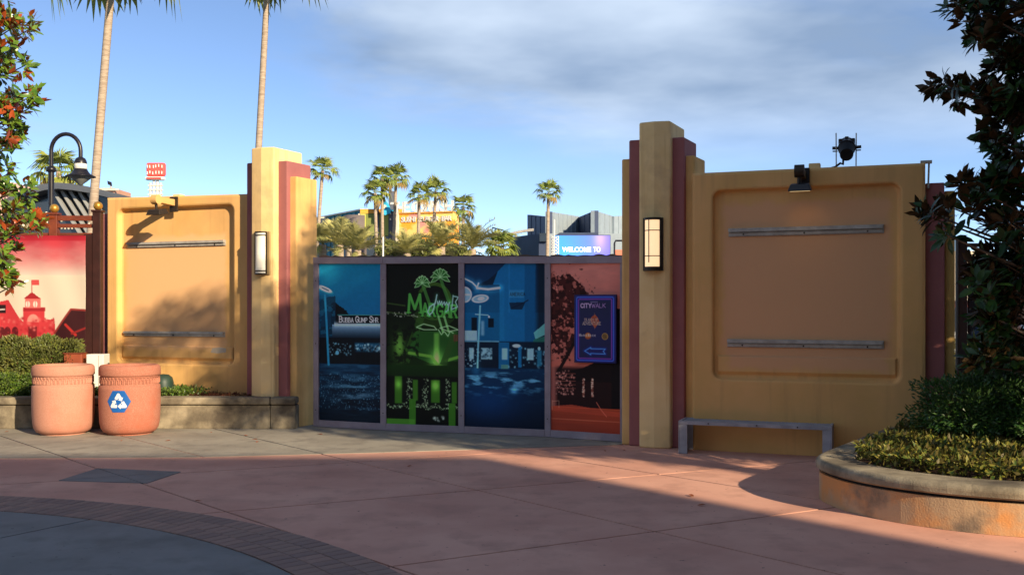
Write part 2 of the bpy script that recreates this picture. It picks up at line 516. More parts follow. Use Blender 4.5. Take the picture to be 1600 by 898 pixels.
M_CONC = mat('weathered_concrete', srgb(166, 154, 130), 0.9, c2=srgb(118, 108, 90), scale=3.0, lo=.36, hi=.6, bump=0.35, bscale=70, c3=srgb(78, 70, 60), scale3=1.7, lo3=.46, hi3=.66)
M_CONCR = mat('stained_concrete', srgb(178, 150, 118), 0.9, c2=srgb(196, 138, 84), scale=1.5, lo=.46, hi=.58, bump=0.35, bscale=70, c3=srgb(118, 104, 88), scale3=2.3, lo3=.52, hi3=.66)
M_PINK = mat('pink_tinted_concrete', srgb(214, 162, 140), 0.85, c2=srgb(196, 142, 122), scale=0.8, lo=.35, hi=.65, bump=0.2, bscale=160, c3=srgb(176, 130, 112), scale3=2.2, lo3=.5, hi3=.78, bdist=0.003, spots=srgb(104, 78, 70))
M_GREY = mat('grey_broom_concrete', srgb(156, 150, 136), 0.85, c2=srgb(136, 130, 118), scale=1.3, lo=.35, hi=.65, bump=0.2, bscale=160, c3=srgb(112, 106, 98), scale3=2.8, lo3=.5, hi3=.76, bdist=0.003, spots=srgb(84, 78, 72))
M_BLUEG = mat('blue_grey_concrete', srgb(128, 128, 126), 0.8, c2=srgb(114, 114, 112), scale=1.4, bump=0.2, bscale=160, c3=srgb(98, 98, 96), scale3=2.4, lo3=.5, hi3=.78, bdist=0.003, spots=srgb(76, 76, 76))
M_BRICKA = mat('brown_paver', srgb(150, 122, 108), 0.85, c2=srgb(134, 108, 98), scale=2.0, bump=0.4, bscale=120, bdist=0.004)
M_BRICKB = mat('rosy_paver', srgb(158, 126, 112), 0.85, c2=srgb(140, 112, 100), scale=2.0, bump=0.4, bscale=120, bdist=0.004)
M_BRICKC = mat('dark_paver', srgb(140, 114, 104), 0.85, c2=srgb(126, 102, 94), scale=2.0, bump=0.4, bscale=120, bdist=0.004)
M_JOINT = mat('dark_joint', srgb(48, 42, 40), 0.95, c2=srgb(38, 34, 32), scale=20)
M_SOIL = mat('dark_mulch', srgb(74, 46, 32), 0.95, c2=srgb(46, 30, 22), scale=30, bump=.8, bscale=60)
M_TERRA = mat('terracotta_aggregate', srgb(190, 138, 118), 0.9, c2=srgb(178, 122, 100), scale=90, lo=.36, hi=.66, bump=0.12, bscale=220, c3=srgb(184, 116, 92), scale3=2.2, lo3=.5, hi3=.75, bdist=0.003)
M_TERRA2 = mat('deep_terracotta_aggregate', srgb(162, 102, 82), 0.9, c2=srgb(188, 130, 108), scale=90, lo=.42, hi=.72, bump=0.12, bscale=220, c3=srgb(172, 90, 64), scale3=2.2, lo3=.5, hi3=.75, bdist=0.003)
M_PRINT = vcolmat('printed_vinyl', 0.62, 0.25)
M_DARKIN = mat('dark_liner', srgb(40, 36, 40), 0.8, c2=srgb(28, 26, 30), scale=6)
M_BROWN = mat('brown_painted_steel', srgb(120, 58, 38), 0.55, c2=srgb(98, 46, 32), scale=5)
M_GOLD = mat('gold_paint', srgb(206, 160, 70), 0.35, c2=srgb(186, 140, 60), scale=6, metal=0.6)
M_BARK = mat('grey_bark', srgb(120, 104, 90), 0.9, c2=srgb(88, 74, 64), scale=14, bump=.6, bscale=40)
M_WHITEM = mat('white_painted_metal', srgb(224, 222, 216), 0.5, c2=srgb(208, 206, 200), scale=5)
M_ASPH = mat('asphalt', srgb(84, 82, 82), 0.95, c2=srgb(70, 68, 68), scale=0.4, bump=.2, bscale=40)

# ------------------------------------------------------------------ ground and paving
def structure(o): o['kind'] = 'structure'; return o
g = MB(); g.add([(-2500, -600, -0.06), (2500, -600, -0.06), (2500, 4500, -0.06), (-2500, 4500, -0.06)], [(0, 1, 2, 3)])
ground = structure(g.build('ground', M_ASPH))

def split(poly, a, b):
    nx, ny = -(b[1] - a[1]), b[0] - a[0]
    sd = [(p[0] - a[0]) * nx + (p[1] - a[1]) * ny for p in poly]
    A, B = [], []
    for i in range(len(poly)):
        p, q, s0, s1 = poly[i], poly[(i + 1) % len(poly)], sd[i], sd[(i + 1) % len(poly)]
        if s0 >= 0: A.append(p)
        if s0 <= 0: B.append(p)
        if s0 * s1 < 0:
            t = s0 / (s0 - s1); m = (p[0] + (q[0] - p[0]) * t, p[1] + (q[1] - p[1]) * t); A.append(m); B.append(m)
    return [P for P in (A, B) if len(P) > 2]
def area(P): return 0.5 * sum(P[i][0] * P[(i + 1) % len(P)][1] - P[(i + 1) % len(P)][0] * P[i][1] for i in range(len(P)))
def inset(P, w):
    if area(P) < 0: P = P[::-1]
    n = len(P); outp = []
    ln = []
    for i in range(n):
        p, q = Vector(P[i]), Vector(P[(i + 1) % n]); d = (q - p)
        if d.length < 1e-5: continue
        d.normalize(); nn = Vector((-d.y, d.x)); ln.append((p + nn * w, d))
    for i in range(len(ln)):
        (p, d), (q, e) = ln[i - 1], ln[i]
        cr_ = d.x * e.y - d.y * e.x
        if abs(cr_) < 1e-4: outp.append(tuple(q)); continue
        t = ((q.x - p.x) * e.y - (q.y - p.y) * e.x) / cr_; outp.append((p.x + d.x * t, p.y + d.y * t))
    return outp
def gl(*pp):
    """least squares ground line through photo pixels"""
    P = np.array([gnd(x, y)[:2] for x, y in pp]); c = P.mean(0); d = np.linalg.svd(P - c)[2][0]
    return tuple(c - d * 30), tuple(c + d * 30)
J1 = gl((0, 682), (152, 731.6), (230, 755), (354, 798), (486, 844), (612, 886))
J5 = gl((494, 708), (600, 731), (749, 765), (1031, 831), (1300, 895))
J6 = gl((823, 708), (1142, 758), (1278, 780))
J2 = gl((0, 758), (90, 751), (284, 737), (547, 721.5), (700, 713))
J3 = gl((291, 805), (354, 798), (600, 776.5), (749, 765), (906, 751.5))
J4 = gl((600, 884), (845, 854), (1031, 831), (1256, 797))
def shift(l, k):
    d = Vector(l[1]) - Vector(l[0]); d.normalize(); n = Vector((-d.y, d.x)) * k
    return tuple(Vector(l[0]) + n), tuple(Vector(l[1]) + n)
def paving(parent, poly, lines, m, z, thick=0.05, gap=0.011, bottom=None, name='slab'):
    P = [poly]
    for a, b in lines:
        P = [q for p in P for q in split(p, a, b)]
    k = 0
    for p in P:
        if abs(area(p)) < 0.02: continue
        q = inset(p, gap)
        if abs(area(q)) < 0.01: continue
        if area(q) < 0: q = q[::-1]
        MB().prism(q, z - thick, z).build(name, m, parent)
        k += 1
    return k
g = MB(); g.add([(-16, -3, -.008), (16, -3, -.008), (16, 22, -.008), (-16, 22, -.008)], [(0, 1, 2, 3)])
JOINT = g
plaza = bpy.data.objects.new('plaza_pavement', None); COL.objects.link(plaza); structure(plaza)
tag(plaza, 'pink tinted concrete slabs of the plaza floor')
JOINT.build('joint_filler', M_JOINT, plaza)
paving(plaza, [(-16, -3), (16, -3), (16, 13.2), (-16, 13.2)],
       [J1, J5, J6, shift(J6, 4.2), shift(J6, -9.5) if False else J2, J3, J4, shift(J4, 2.6 if False else -2.6)], M_PINK, 0.0)
walk = bpy.data.objects.new('concrete_walkway', None); COL.objects.link(walk); structure(walk)
cv = [gnd(0, 716), gnd(300, 714.5), gnd(600, 707), gnd(967, 695)]
paving(walk, [(-16, 11.22)] + [(p.x, p.y) for p in cv] + [(1.75, 12.9), (1.75, 22), (-16, 22)],
       [J1, gl((188, 681), (250, 697), (313, 713)), J5], M_GREY, 0.006, thick=0.03)
paving(plaza, [tuple(gnd(*p)[:2]) for p in ((90, 751), (230, 755), (284, 737), (152, 731.6))], [J1, gl((90, 751), (284, 737))], M_BLUEG, 0.006, thick=.02, gap=.006, name='diamond_inlay')
# ring of pavers round a blue-grey disc
def fitc(pp):
    P = np.array([gnd(x, y)[:2] for x, y in pp])
    A = np.c_[2 * P, np.ones(len(P))]; s = np.linalg.lstsq(A, (P ** 2).sum(1), rcond=None)[0]
    return s[0], s[1], math.sqrt(s[2] + s[0] ** 2 + s[1] ** 2)
cx0, cy0, ro = fitc([(0, 776), (200, 790), (400, 820), (500, 847), (620, 895)])
ri = float(np.mean([math.hypot(gnd(x, y).x - cx0, gnd(x, y).y - cy0) for x, y in ((0, 799), (136, 814), (306, 845), (394, 868), (468, 896))]))
print('circle', cx0, cy0, ro, ri)
ring = bpy.data.objects.new('paver_ring', None); COL.objects.link(ring); ring.location = (cx0, cy0, 0); structure(ring)
g = MB(); nseg = 120
V = []; Fc = []
for k in range(nseg):
    w = 2 * math.pi * k / nseg
    V += [(cx0 + ri * math.cos(w), cy0 + ri * math.sin(w), 0.004), (cx0 + ro * math.cos(w), cy0 + ro * math.sin(w), 0.004)]
    Fc.append((2 * k, 2 * k + 1, 2 * ((k + 1) % nseg) + 1, 2 * ((k + 1) % nseg)))
g.add(V, Fc); g.build('mortar_bed', M_JOINT, ring)
NROW = 3; rw = (ro - ri) / NROW
angs = []
for x, y in ((-60, 775), (0, 776), (620, 895), (760, 990)):
    p = gnd(x, y); angs.append(math.atan2(p.y - cy0, p.x - cx0))
a_lo, a_hi = min(angs), max(angs)
bm_cache = {}
for r in range(NROW):
    r0, r1 = ri + r * rw, ri + (r + 1) * rw; rm = (r0 + r1) / 2
    da = 0.104 / rm
    n = int((a_hi - a_lo) / da)
    for k in range(n):
        w = a_lo + (k + (0.5 if r % 2 else 0)) * da
        vi = R.randrange(3)
        key = (r, vi)
        if key not in bm_cache:
            hw0, hw1 = r0 * da / 2 - .003, r1 * da / 2 - .003; hl = rw / 2 - .003; b = .004
            ztop = 0.013; zz = 0.009
            Vb = [(-hl, -hw0, 0), (hl, -hw1, 0), (hl, hw1, 0), (-hl, hw0, 0), (-hl, -hw0, zz), (hl, -hw1, zz), (hl, hw1, zz), (-hl, hw0, zz),
                  (-hl + b, -hw0 + b, ztop), (hl - b, -hw1 + b, ztop), (hl - b, hw1 - b, ztop), (-hl + b, hw0 - b, ztop)]
            Fb = [(0, 1, 5, 4), (1, 2, 6, 5), (2, 3, 7, 6), (3, 0, 4, 7), (4, 5, 9, 8), (5, 6, 10, 9), (6, 7, 11, 10), (7, 4, 8, 11), (8, 9, 10, 11)]
            me = bpy.data.meshes.new('brick'); me.from_pydata(Vb, [], Fb); me.materials.append([M_BRICKA, M_BRICKB, M_BRICKC][vi]); bm_cache[key] = me
        o = link('brick', bm_cache[key], ring, (rm * math.cos(w), rm * math.sin(w), R.uniform(-.0015, .0015)))
        o.rotation_euler = (0, 0, w)
disc = bpy.data.objects.new('round_plaza_floor', None); COL.objects.link(disc); disc.location = (cx0, cy0, 0); structure(disc)
paving(disc, [(cx0 + (ri - .004) * math.cos(2 * math.pi * k / 90), cy0 + (ri - .004) * math.sin(2 * math.pi * k / 90)) for k in range(90)],
       [gl((0, 842), (136, 814)), ((cx0 - 30, cy0 + 9), (cx0 + 30, cy0 - 12))], M_BLUEG, 0.010, thick=0.05)

# ------------------------------------------------------------------ gate walls and towers
FL = Frame(-3.575, 14.15)      # left tower, origin at the nose of its centre shaft
FR = Frame(1.73, 12.08)       # right tower

def tower(fr, label, group, zt, zb=0.0, side=1):
    t = thing('gate_tower', label, 'tower', fr((0, -.3, zb)), group)
    A1, A2, A3 = 0.192, 0.345, 0.455
    def shaft(hw, v, nose, back, sh=0.05):
        return [(-hw - sh, back), (hw + sh, back), (hw, v), (0, v + nose), (-hw, v)]
    for nm, poly, z, m in (('centre_shaft', shaft(A1, -.03, .035, -.68), zt, M_YELP), ('maroon_step', shaft(A2, -.13, 0.0, -.675), zt - .19, M_MAR), ('outer_step', shaft(A3, -.20, 0, -.67), zt - .41, M_YEL)):
        if nm == 'outer_step' and side < 0: poly = [(max(p[0], -.30), p[1]) for p in poly]
        poly = [p for i, p in enumerate(poly) if not (i == 3 and nm != 'centre_shaft')]
        MB(fr).prism(poly[::-1], zb, z).build(nm, m, t, bevel=.018)
    return t
towL = tower(FL, 'sunlit yellow and maroon stepped gate tower with white wall sconce', 'stepped gate towers', 4.0, side=-1)
towR = tower(FR, 'shaded yellow and maroon stepped gate tower with glowing lantern', 'stepped gate towers', 3.98)

def patchmat(name, base, base2, patch, x0, x1, z0, z1, soft, nz=0.05):
    """stucco with the faded paint left where a sign board hung (object space x along the wall, z up)"""
    m = mat(name, base, 0.85, c2=base2, scale=1.4, bump=.35, bscale=140, bdist=0.004, c3=srgb(206, 160, 104), scale3=.8, lo3=.48, hi3=.72, streak=srgb(204, 156, 98))
    t = m.node_tree; b = t.nodes['Principled BSDF']
    src = b.inputs['Base Color'].links[0].from_socket
    a = t.nodes.new('ShaderNodeAttribute'); a.attribute_name = 'wall_uv'
    nzn = t.nodes.new('ShaderNodeTexNoise'); nzn.inputs['Scale'].default_value = 5; nzn.inputs['Detail'].default_value = 5
    t.links.new(a.outputs['Vector'], nzn.inputs['Vector'])
    sp = t.nodes.new('ShaderNodeSeparateXYZ'); t.links.new(a.outputs['Vector'], sp.inputs[0])
    def edge(sock, lo, rev):
        ad = t.nodes.new('ShaderNodeMath'); ad.operation = 'MULTIPLY_ADD'; ad.inputs[1].default_value = nz * 4 * (1 if rev else -1)
        t.links.new(nzn.outputs['Fac'], ad.inputs[0]); t.links.new(sock, ad.inputs[2])
        mr = t.nodes.new('ShaderNodeMapRange'); mr.interpolation_type = 'SMOOTHSTEP'
        o_ = nz * 2 * (1 if rev else -1)
        mr.inputs['From Min'].default_value = lo - soft + o_; mr.inputs['From Max'].default_value = lo + soft + o_
        if rev: mr.inputs['To Min'].default_value = 1; mr.inputs['To Max'].default_value = 0
        t.links.new(ad.outputs[0], mr.inputs['Value']); return mr.outputs[0]
    fs = [edge(sp.outputs['X'], x0, False), edge(sp.outputs['X'], x1, True), edge(sp.outputs['Z'], z0, False), edge(sp.outputs['Z'], z1, True)]
    cur = fs[0]
    for f_ in fs[1:]:
        mu = t.nodes.new('ShaderNodeMath'); mu.operation = 'MULTIPLY'; t.links.new(cur, mu.inputs[0]); t.links.new(f_, mu.inputs[1]); cur = mu.outputs[0]
    mx = t.nodes.new('ShaderNodeMixRGB'); t.links.new(cur, mx.inputs['Fac']); t.links.new(src, mx.inputs['Color1']); mx.inputs['Color2'].default_value = (*patch, 1)
    t.links.new(mx.outputs[0], b.inputs['Base Color'])
    return m

def gate_wall(fr, label, u0, u1, v, ztop, rec, m, zb=0.0, ledge=None):
    """thick stucco wall with a rounded recessed panel; rec=(ua,ub,za,zb,r,depth); ztop=(left,right)"""
    t = thing('gate_wall', label, 'wall', fr(((u0 + u1) / 2, v, zb)), 'walls beside the gate towers')
    ua, ub, za, zc, r, dep = rec
    inner = []
    K = 8
    for (cx, cz, a0) in ((ub - r, zc - r, 0), (ua + r, zc - r, 90), (ua + r, za + r, 180), (ub - r, za + r, 270)):
        for k in range(K + 1):
            w = math.radians(a0 + 90 * k / K); inner.append((cx + r * math.cos(w), cz + r * math.sin(w)))
    n = len(inner); mu, mz = (ua + ub) / 2, (za + zc) / 2
    def top(u): return ztop[0] + (ztop[1] - ztop[0]) * (u - u0) / (u1 - u0)
    outer = []
    cnr = [(u1, top(u1)), (u0, top(u0)), (u0, zb), (u1, zb)]
    for q in range(4):
        nxt = cnr[q]; 
        for k in range(K + 1):
            i = q * (K + 1) + k; x, z = inner[i]
            f = k / K
            if q == 0: p = (u1, z) if f < .5 else (x, top(x))
            elif q == 1: p = (x, top(x)) if f < .5 else (u0, z)
            elif q == 2: p = (u0, z) if f < .5 else (x, zb)
            else: p = (x, zb) if f < .5 else (u1, z)
            if k == K // 2: p = nxt
            outer.append(p)
    def sc_(pts, d):
        o_ = []
        for x, z in pts:
            o_.append((x + (d if x < mu else -d) * (1 if abs(x - mu) > .01 else 0), z + (d if z < mz else -d)))
        return o_
    def rr(e):  # rounded rect inset by e
        o_ = []; rr_ = max(r - e, .01)
        for (cx, cz, a0) in ((ub - r, zc - r, 0), (ua + r, zc - r, 90), (ua + r, za + r, 180), (ub - r, za + r, 270)):
            for k in range(K + 1):
                w = math.radians(a0 + 90 * k / K); o_.append((cx + rr_ * math.cos(w), cz + rr_ * math.sin(w)))
        return o_
    loops = []
    TH = 0.42
    loops.append([(x, v - TH, z) for x, z in outer])
    loops.append([(x, v - .03, z) for x, z in outer])
    loops.append([(x + (.02 if x <= u0 + 1e-6 else -.02 if x >= u1 - 1e-6 else 0), v - .006, z - (.02 if z > mz and z >= top(x) - 1e-6 else 0)) for x, z in outer])
    loops.append([(x + (.035 if x <= u0 + 1e-6 else -.035 if x >= u1 - 1e-6 else 0), v, z - (.035 if z > mz and z >= top(x) - 1e-6 else 0)) for x, z in outer])
    loops.append([(x, v, z) for x, z in rr(-.02)])
    loops.append([(x, v - .008, z) for x, z in rr(0)])
    loops.append([(x, v - dep * .55, z) for x, z in rr(.012)])
    loops.append([(x, v - dep * .9, z) for x, z in rr(.022)])
    loops.append([(x, v - dep, z) for x, z in rr(.045)])
    V = [p for l in loops for p in l]; Fc = []
    for i in range(len(loops) - 1):
        for k in range(n):
            k2 = (k + 1) % n
            Fc.append((i * n + k, i * n + k2, (i + 1) * n + k2, (i + 1) * n + k))
    Fc.append(tuple((len(loops) - 1) * n + k for k in range(n)))
    Fc.append(tuple(range(n - 1, -1, -1)))
    b = MB(fr); b.add(V, Fc)
    if ledge:
        lz, lw = ledge
        b.add([(ua + .04, v - dep, lz), (ub - .04, v - dep, lz), (ub - .06, v - dep + .03, lz - .02), (ua + .06, v - dep + .03, lz - .02), (ua + .06, v - dep + .03, za + .1), (ub - .06, v - dep + .03, za + .1), (ub - .05, v - dep, za + .06), (ua + .05, v - dep, za + .06)],
              [(0, 1, 2, 3), (3, 2, 5, 4), (4, 5, 6, 7)])
    body = b.build('wall_body', m, t)
    me = body.data
    a = me.attributes.new('wall_uv', 'FLOAT_VECTOR', 'POINT')
    allv = list(V)
    if ledge:
        for q in range(8): allv.append((0, 0, 0))
        l8 = [(ua, lz), (ub, lz), (ub, lz), (ua, lz), (ua, za + .1), (ub, za + .1), (ub, za), (ua, za)]
        for q in range(8): allv[len(V) + q] = (l8[q][0], 0, l8[q][1])
    for i, p in enumerate(allv): a.data[i].vector = (p[0], 0, p[2])
    return t

def rail(fr, parent, px0, py0, px1, py1, v, hgt):
    """z-shaped hanging rail bolted in the recess"""
    u0, z0 = fr.hit(px0, py0, v); u1, z1 = fr.hit(px1, py1, v); z = (z0 + z1) / 2
    b = MB(fr)
    b.box((u0, v, z - hgt / 2), (u1, v + .012, z + hgt / 2))
    b.box((u0, v + .0125, z + .004), (u1 - .01, v + .05, z + hgt / 2 - .003))
    b.box((u0, v + .012, z - hgt * .42), (u1 - .02, v + .024, z - .004))
    o = b.build('mounting_rail', M_GALV, parent)
    for k in range(3):
        uu = u0 + (u1 - u0) * (.1 + .4 * k)
        q = MB(fr); q.tube([(uu, v + .02, z - hgt * .25), (uu, v + .032, z - hgt * .25)], .011, 6); q.build('bolt', M_DARKM, o)

# left wall
VL = -.24
uLa, _ = FL.hit(166, 400, VL); uLb = -.30
ru0, rz1 = FL.hit(183, 326, VL); ru1, rz0 = FL.hit(365, 571, VL)
zl0 = FL.hit(166, 309, VL)[1]; zl1 = FL.hit(385, 303, VL)[1]
p0, pz1 = FL.hit(190, 370, VL); p1, pz0 = FL.hit(347, 545, VL)
M_WL = patchmat('left_wall_stucco', srgb(230, 182, 116), srgb(218, 172, 102), srgb(230, 182, 130), p0, p1, pz0, pz1, .05)
wallL = gate_wall(FL, 'sunlit yellow stucco wall with recessed panel behind terracotta bins', uLa, uLb, VL, (zl0, zl1), (ru0, ru1, rz0, rz1, .11, .09), M_WL, ledge=(FL.hit(270, 540, VL)[1], 0))
rail(FL, wallL, 201, 382, 353, 380.5, VL - .088, .085)
rail(FL, wallL, 196, 521.5, 352, 521.5, VL - .088, .075)
b = MB(FL); uu, zz = FL.hit(342, 547, VL - .07); 
b.add([(uu - .14, VL - .058, zz - .035), (uu - .02, VL - .058, zz - .045), (uu + .13, VL - .058, zz - .03), (uu + .14, VL - .058, zz + .03), (uu + .02, VL - .058, zz + .045), (uu - .11, VL - .058, zz + .03)], [(0, 1, 2, 3, 4, 5)])
b.build('paint_patch', mat('grey_primer', srgb(196, 186, 170), .8, c2=srgb(180, 168, 150), scale=8), wallL)
def endpier(fr, wall, uA, uB, v, z, m, nm):
    MB(fr).prism([(uA, v), (uA, v - .34), (uB, v - .34), (uB, v)][::-1] if uB > uA else [(uB, v), (uB, v - .34), (uA, v - .34), (uA, v)][::-1], 0.0, z).build(nm, m, wall, bevel=.012)
endpier(FL, wallL, uLa - .19, uLa - .002, VL - .08, FL.hit(160, 333, VL)[1], M_MAR, 'maroon_pier')

# right wall
VR = -.05
uRa = .452; uRb, _ = FR.hit(1446, 400, VR)
ru0, rz1 = FR.hit(1113, 297, VR); ru1, rz0 = FR.hit(1408, 600, VR)
zr0 = FR.hit(1092, 270, VR)[1]; zr1 = FR.hit(1447, 254, VR)[1]
p0, pz1 = FR.hit(1128, 318, VR); p1, pz0 = FR.hit(1392, 580, VR)
M_WR = patchmat('right_wall_stucco', srgb(228, 176, 112), srgb(214, 168, 100), srgb(222, 168, 122), p0, p1, pz0, pz1, .05)
wallR = gate_wall(FR, 'shaded yellow stucco wall with recessed panel behind metal bench', uRa, uRb, VR, (zr0, zr1), (ru0, ru1, rz0, rz1, .11, .09), M_WR, ledge=(FR.hit(1260, 557, VR)[1], 0))
rail(FR, wallR, 1139, 362, 1381, 359, VR - .088, .10)
rail(FR, wallR, 1137, 537, 1381, 537, VR - .088, .095)
endpier(FR, wallR, uRb + .002, uRb + .20, VR - .10, FR.hit(1460, 284, VR)[1], M_MAR, 'maroon_pier')
M_OLIVE = mat('olive_stucco', srgb(196, 160, 92), .85, c2=srgb(184, 148, 84), scale=2, bump=.3, bscale=140)
endpier(FR, wallR, uRb + .202, uRb + .31, VR - .16, FR.hit(1474, 296, VR)[1], M_OLIVE, 'outer_pier')
# small conduit bracket on the top corner
b = MB(FR); b.box((uRb - .05, VR - .12, zr1 + .001), (uRb + .07, VR - .04, zr1 + .03)); b.tube([(uRb + .04, VR - .1, zr1), (uRb + .03, VR - .07, zr1 - .28)], .012, 6)
b.build('conduit_bracket', M_GALV, wallR)

# ------------------------------------------------------------------ wall lamps
def arm_light(fr, label, px, py, v, armlen, m, mh, lit=False):
    u, z = fr.hit(px, py, v)
    t = thing('wall_floodlight', label, 'floodlight', fr((u, v, z)), 'floodlights on wall arms')
    MB(fr).box((u - .06, v + .002, z - .14), (u + .08, v + .03, z + .09)).build('backplate', mh, t, bevel=.006)
    b = MB(fr); b.prism([(u - .055, v + .03), (u - .055, v + armlen), (u + .045, v + armlen), (u + .045, v + .03)], [z - .05, z - .03, z - .03, z - .05], [z + .05, z + .05, z + .05, z + .05]); b.build('arm', m, t, bevel=.01)
    MB(fr).tube([(u - .058, v + armlen - .03, z + .01), (u + .048, v + armlen - .03, z + .01)], .072, 14).build('arm_hub', m, t)
    MB(fr).tube([(u - .005, v + armlen - .03, z - .05), (u - .005, v + armlen - .05, z - .16)], .02, 8).build('stem', mh, t)
    hz = z - .125
    b = MB(fr)
    b.add([(u - .10, v + armlen + .03, hz - .02), (u + .10, v + armlen + .03, hz - .02), (u + .10, v + armlen - .13, hz + .01), (u - .10, v + armlen - .13, hz + .01),
           (u - .13, v + armlen + .05, hz - .10), (u + .13, v + armlen + .05, hz - .10), (u + .13, v + armlen - .17, hz - .07), (u - .13, v + armlen - .17, hz - .07)],
          [(0, 1, 2, 3), (0, 4, 5, 1), (1, 5, 6, 2), (2, 6, 7, 3), (3, 7, 4, 0), (7, 6, 5, 4)])
    hd = b.build('lamp_head', mh, t, bevel=.01)
    b = MB(fr); b.add([(u - .11, v + armlen + .03, hz - .102), (u + .11, v + armlen + .03, hz - .102), (u + .11, v + armlen - .15, hz - .076), (u - .11, v + armlen - .15, hz - .076)], [(3, 2, 1, 0)])
    b.build('lens', emitmat('warm_lamp_lens', (1, .72, .36), .5) if lit else M_WHITEM, hd)
    if lit:
        ld = bpy.data.lights.new('lamp_glow', 'SPOT'); ld.energy = .4; ld.color = (1, .66, .32); ld.spot_size = math.radians(75); ld.spot_blend = .9; ld.shadow_soft_size = .05
        lo = bpy.data.objects.new('lamp_glow', ld); COL.objects.link(lo); lo.parent = hd
        lo.location = fr((u, v + armlen - .06, hz - .13)) - rootloc(hd)
        tgt = fr((u + .06, v - .1, z - .62)) - fr((u, v + armlen - .06, hz - .13))
        lo.rotation_euler = tgt.to_track_quat('-Z', 'Y').to_euler()
    return t
arm_light(FL, 'floodlight on yellow arm at the top of the sunlit wall', 272, 317, VL, .42, M_YEL, M_DARKM)
arm_light(FR, 'dark floodlight on short arm at the top of the shaded wall', 1254, 275, VR, .40, M_DARKM, M_BLACK, lit=True)
def capbox(fr, wall, px, py, v, w, h):
    u, z = fr.hit(px, py, v); MB(fr).box((u - w / 2, v - .16, z - .03), (u + w / 2, v - .05, z + h)).build('junction_box', M_YELP, wall, bevel=.01)
capbox(FL, wallL, 272, 308, VL, .14, .05)
capbox(FR, wallR, 1272, 262, VR, .13, .06)

# stage spotlight standing on the right wall
u, z = FR.hit(1323, 260, VR - .2)
base = FR((u, VR - .2, z))
t = thing('stage_spotlight', 'black stage spotlight in a rod frame standing on the shaded wall', 'spotlight', base)
k = 1.0
for sx in (-.115, .115):
    MB().tube([base + Vector((sx, .02, -.03)), base + Vector((sx * 1.02, .02, .39))], .007, 6).build('rod', M_GALV, t)
ROT = Matrix.Rotation(math.radians(-19), 3, 'Z'); c = Vector((0, 0, 0)); TFS = lambda p: ROT @ (Vector(p) * .84) + base + Vector((0, 0, .21))
b = MB(TFS)
b.tube([c + Vector((0, .16, .08)), c + Vector((0, .02, .02)), c + Vector((0, -.06, -.01))], [.105, .118, .118], 18)
b.build('body', M_BLACK, t)
b = MB(TFS); b.tube([c + Vector((0, -.055, -.02)), c + Vector((0, -.12, -.05)), c + Vector((0, -.27, -.13))], [.112, .095, .088], 18); b.build('snoot', mat('matte_black', srgb(14, 13, 14), .8, c2=srgb(20, 18, 18), scale=9), t)
MB(TFS).box(tuple(c + Vector((-.11, -.02, .06))), tuple(c + Vector((.11, .14, .135)))).build('lamp_housing', M_BLACK, t, bevel=.01)
MB(TFS).box(tuple(c + Vector((-.025, 0, .13))), tuple(c + Vector((.025, .06, .165)))).build('cap', M_BLACK, t, bevel=.005)
for sx in (-1, 1):
    MB(TFS).tube([c + Vector((sx * .11, .02, .01)), c + Vector((sx * .19, .02, .015))], .022, 8).build('knob', M_BLACK, t)
    MB(TFS).tube([c + Vector((sx * .12, .0, -.035)), c + Vector((sx * .185, -.01, -.035))], .009, 6).build('shutter_lever', M_BLACK, t)
b = MB(); b.tube([base + Vector((-.04, 0, .08)), base + Vector((-.05, -.02, .02)), base + Vector((-.08, -.02, .035)), base + Vector((-.14, -.02, -.01)), base + Vector((-.18, 0, -.02))], .013, 6); b.build('cable', M_BLACK, t)

# sconces on the towers
u, z = FL.hit(409, 396, 0.0)
def sconce_white():
    z0, z1 = FL.hit(409, 429, 0)[1], FL.hit(409, 362, 0)[1]; hw = .092
    t = thing('wall_sconce', 'white half round sconce with dark bands on the sunlit tower', 'wall lamp', FL((u, 0, z0)))
    vf = -.003
    MB(FL).box((u - hw - .03, vf - .02, z0 + .0), (u + hw + .045, vf + .014, z1 + .0)).build('backplate', mat('pale_bronze', srgb(170, 146, 104), .5, c2=srgb(150, 128, 90), scale=6), t, bevel=.004)
    def half(r, za, zb_):
        b = MB(FL); n = 14
        P = [(u + r * math.cos(math.pi * k / n), vf + .0145 + r * .85 * math.sin(math.pi * k / n)) for k in range(n + 1)]
        return b.prism(P, za, zb_)
    mg = mat('opal_diffuser', srgb(232, 230, 220), .4, c2=srgb(222, 220, 208), scale=4)
    half(hw - .006, z0 + .018, z1 - .018).build('diffuser', mg, t)
    for a, c in ((z0, z0 + .018), (z1 - .018, z1), (z0 + .045, z0 + .060), (z1 - .060, z1 - .045)):
        half(hw + .002, a, c).build('band', M_DARKM, t)
    for s in (-1, 1):
        MB(FL).box((u + s * hw - .008, vf + .0142, z0 + .018), (u + s * hw + .008, vf + .034, z1 - .018)).build('side_strip', M_DARKM, t)
sconce_white()
